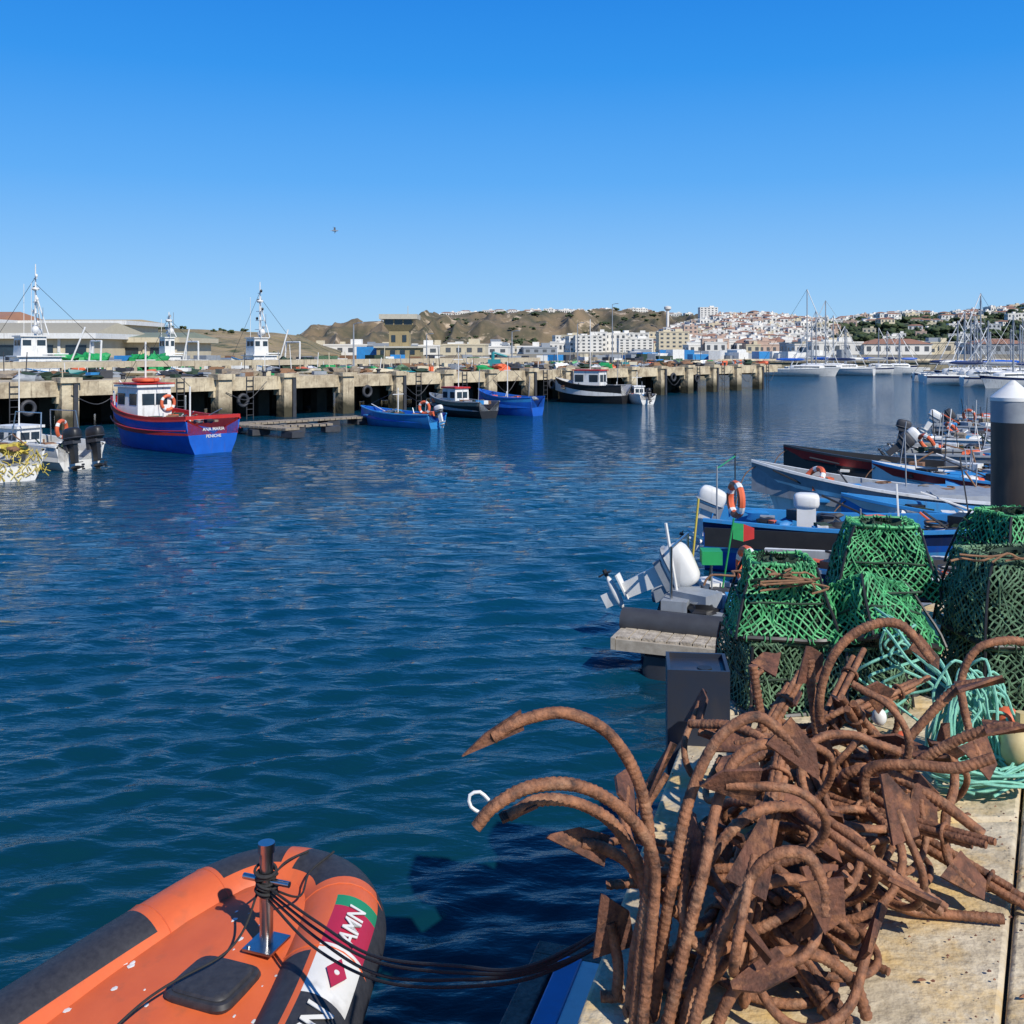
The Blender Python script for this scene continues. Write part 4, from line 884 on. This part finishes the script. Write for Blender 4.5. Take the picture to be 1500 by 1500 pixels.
def shed(X0,X1,Y,zt,zr,mats):
    mb=MB(); c=(X0+X1)/2; w_=X1-X0; mb.box((c,Y,(1.9+zt)/2),(w_,12,zt-1.9),0); mb.box((c,Y,zt+.25),(w_+1.2,13.6,.5),1)
    mb.add([(X0-.6,Y-6.8,zt+.5),(X1+.6,Y-6.8,zt+.5),(X1+.6,Y+6.8,zt+.5),(X0-.6,Y+6.8,zt+.5),(X0,Y,zr),(X1,Y,zr)],[(0,1,5,4),(2,3,4,5),(1,2,5),(3,0,4)],2)
    n=int(w_/3)
    for i in range(n): mb.box((X0+w_*(i+.5)/n,Y-6.02,2.0+(zt-2)*.5),(w_/n*.62,.1,(zt-2)*.55),3); mb.box((X0+w_*(i+1)/n,Y-6.05,(1.9+zt)/2),(.25,.2,zt-1.92),1)
    mb.obj('warehouse',mats)
shed(-75,-38.5,100,4.6,6.2,[CREAM,WHITE,mat('shed_roof',(.42,.38,.28),.9),GLASS])
shed(-46,-33.5,108,4.3,5.4,[CREAM,CREAM,ROOFG,GLASS]); shed(-95,-60,125,6.6,8.2,[CREAM,WHITE,TERRA,GLASS]); shed(-60,-47,130,6.6,7.4,[CREAM,WHITE,mat('shed_roof2',(.45,.36,.2),.9),GLASS])
mb=MB(); random.seed(44)
for i in range(260):
    t=R(-.3,1); p=Vector((-30,80)).lerp(Vector((18,124)),t)+Vector((R(-6,3),R(0,9))); h=R(.3,1.2); mb.box((p.x,p.y,1.9+h/2),(R(.5,2.0),R(.6,1.6),h),random.choice([0,1,8,9,13,7,5,12,0,1,7,3]),R(0,3))
for i in range(60):
    p=Vector((R(20,60),R(170,190))); h=R(.5,1.8); mb.box((p.x,p.y,1.9+h/2),(R(1,4),2,h),random.choice([0,7,7,3]),R(0,3))
mb.obj('quayside_crates',cols)
# ---------------------------------------------------------------- marina
def sailboat(X,Y,L,mh,rz):
    mb=MB(); hull(mb,L,L*.3,.9,1.2,.9,[W_,W_,NV_ if random.random()<.4 else W_,W_,W_,W_],tw=.7,rake=.9,deck=.02)
    mb.sell((.1*L,0,1.15),(L*.42,L*.17,.7),W_,.5); mb.box((.1*L,0,1.25),(L*.3,L*.172,.14),GL_)
    mx_=L*.1; mb.tube([(mx_,0,1.2),(mx_,0,mh)],[.1,.07],G_,6); mb.tube([(mx_,0,2.1),(mx_-L*.38,0,2.0)],.07,G_,6); mb.sell((mx_-L*.2,0,2.25),(L*.36,.3,.35),random.choice([NV_,B_,W_,G_]),.8,12,6)
    mb.tube([(mx_,0,mh),(L*.48,0,1.3)],.05 if random.random()<.6 else .02,W_,5); mb.tube([(mx_,0,mh),(-L*.48,0,1.1)],.018,K_,4)
    for s in(-1,1): mb.tube([(mx_,0,mh*.97),(mx_,s*.75,mh*.6),(mx_-.1,s*L*.14,1.1)],.018,G_,4); mb.tube([(mx_,0,mh*.6),(mx_,s*.75,mh*.6)],.03,G_,4)
    mb.obj('sailboat',BM,loc=(X,Y,0),rz=rz,sharp=38)
random.seed(8)
for px,Y,L,mt in((1170,140,11,424),(1205,150,10,455),(1212,160,9,462),(1221,145,11,440),(1188,160,8,478),(1245,150,9,478),(1292,150,8,485),(1310,158,7,488),(1325,150,7,492),(1197,154,8,470),(1232,148,8,482),(1280,155,7,480),
                 (1410,112,9,458),(1418,108,8,462),(1432,104,10,470),(1449,110,11,430),(1455,118,8,478),(1480,100,9,476),(1392,116,8,470),(1497,96,9,462),(1470,120,8,482),(1402,122,8,466),(1425,118,9,456),(1441,124,8,468),(1488,114,9,466),(1463,106,8,486)):
    sailboat((px-750)/1500*Y,Y,L,H+(HY-mt)/1500*Y,R(2.4,3.6) if px%2 else R(-.5,.3))
mb=MB()
for (x0,y0,x1,y1) in((37,150,62,162),(46,118,62,112),(60,150,90,150)):
    mb.box(((x0+x1)/2,(y0+y1)/2,.45),(math.dist((x0,y0),(x1,y1)),1.6,.3),0,math.atan2(y1-y0,x1-x0))
mb.obj('marina_pontoon',[WOOD])
mb=MB(); mb.sell((0,0,0),(.5,.14,.13),0,.95,12,8); mb.sell((.27,0,.02),(.12,.09,.09),0,1,10,6)
for s in(-1,1): mb.add([(.1,s*.05,.03),(-.08,s*.05,.03),(-.02,s*.35,.16),(.12,s*.35,.17),(-.1,s*.75,.05),(-.06,s*.73,.06)],[(0,1,2,3),(3,2,4,5)],[1,1])
mb.add([(-.2,-.03,0),(-.2,.03,0),(-.38,.07,0),(-.38,-.07,0)],[(0,1,2,3)],0)
o=mb.obj('seagull',[GREY,DGREY],loc=at(490,338,90),rz=.3); o.rotation_euler[0]=.5
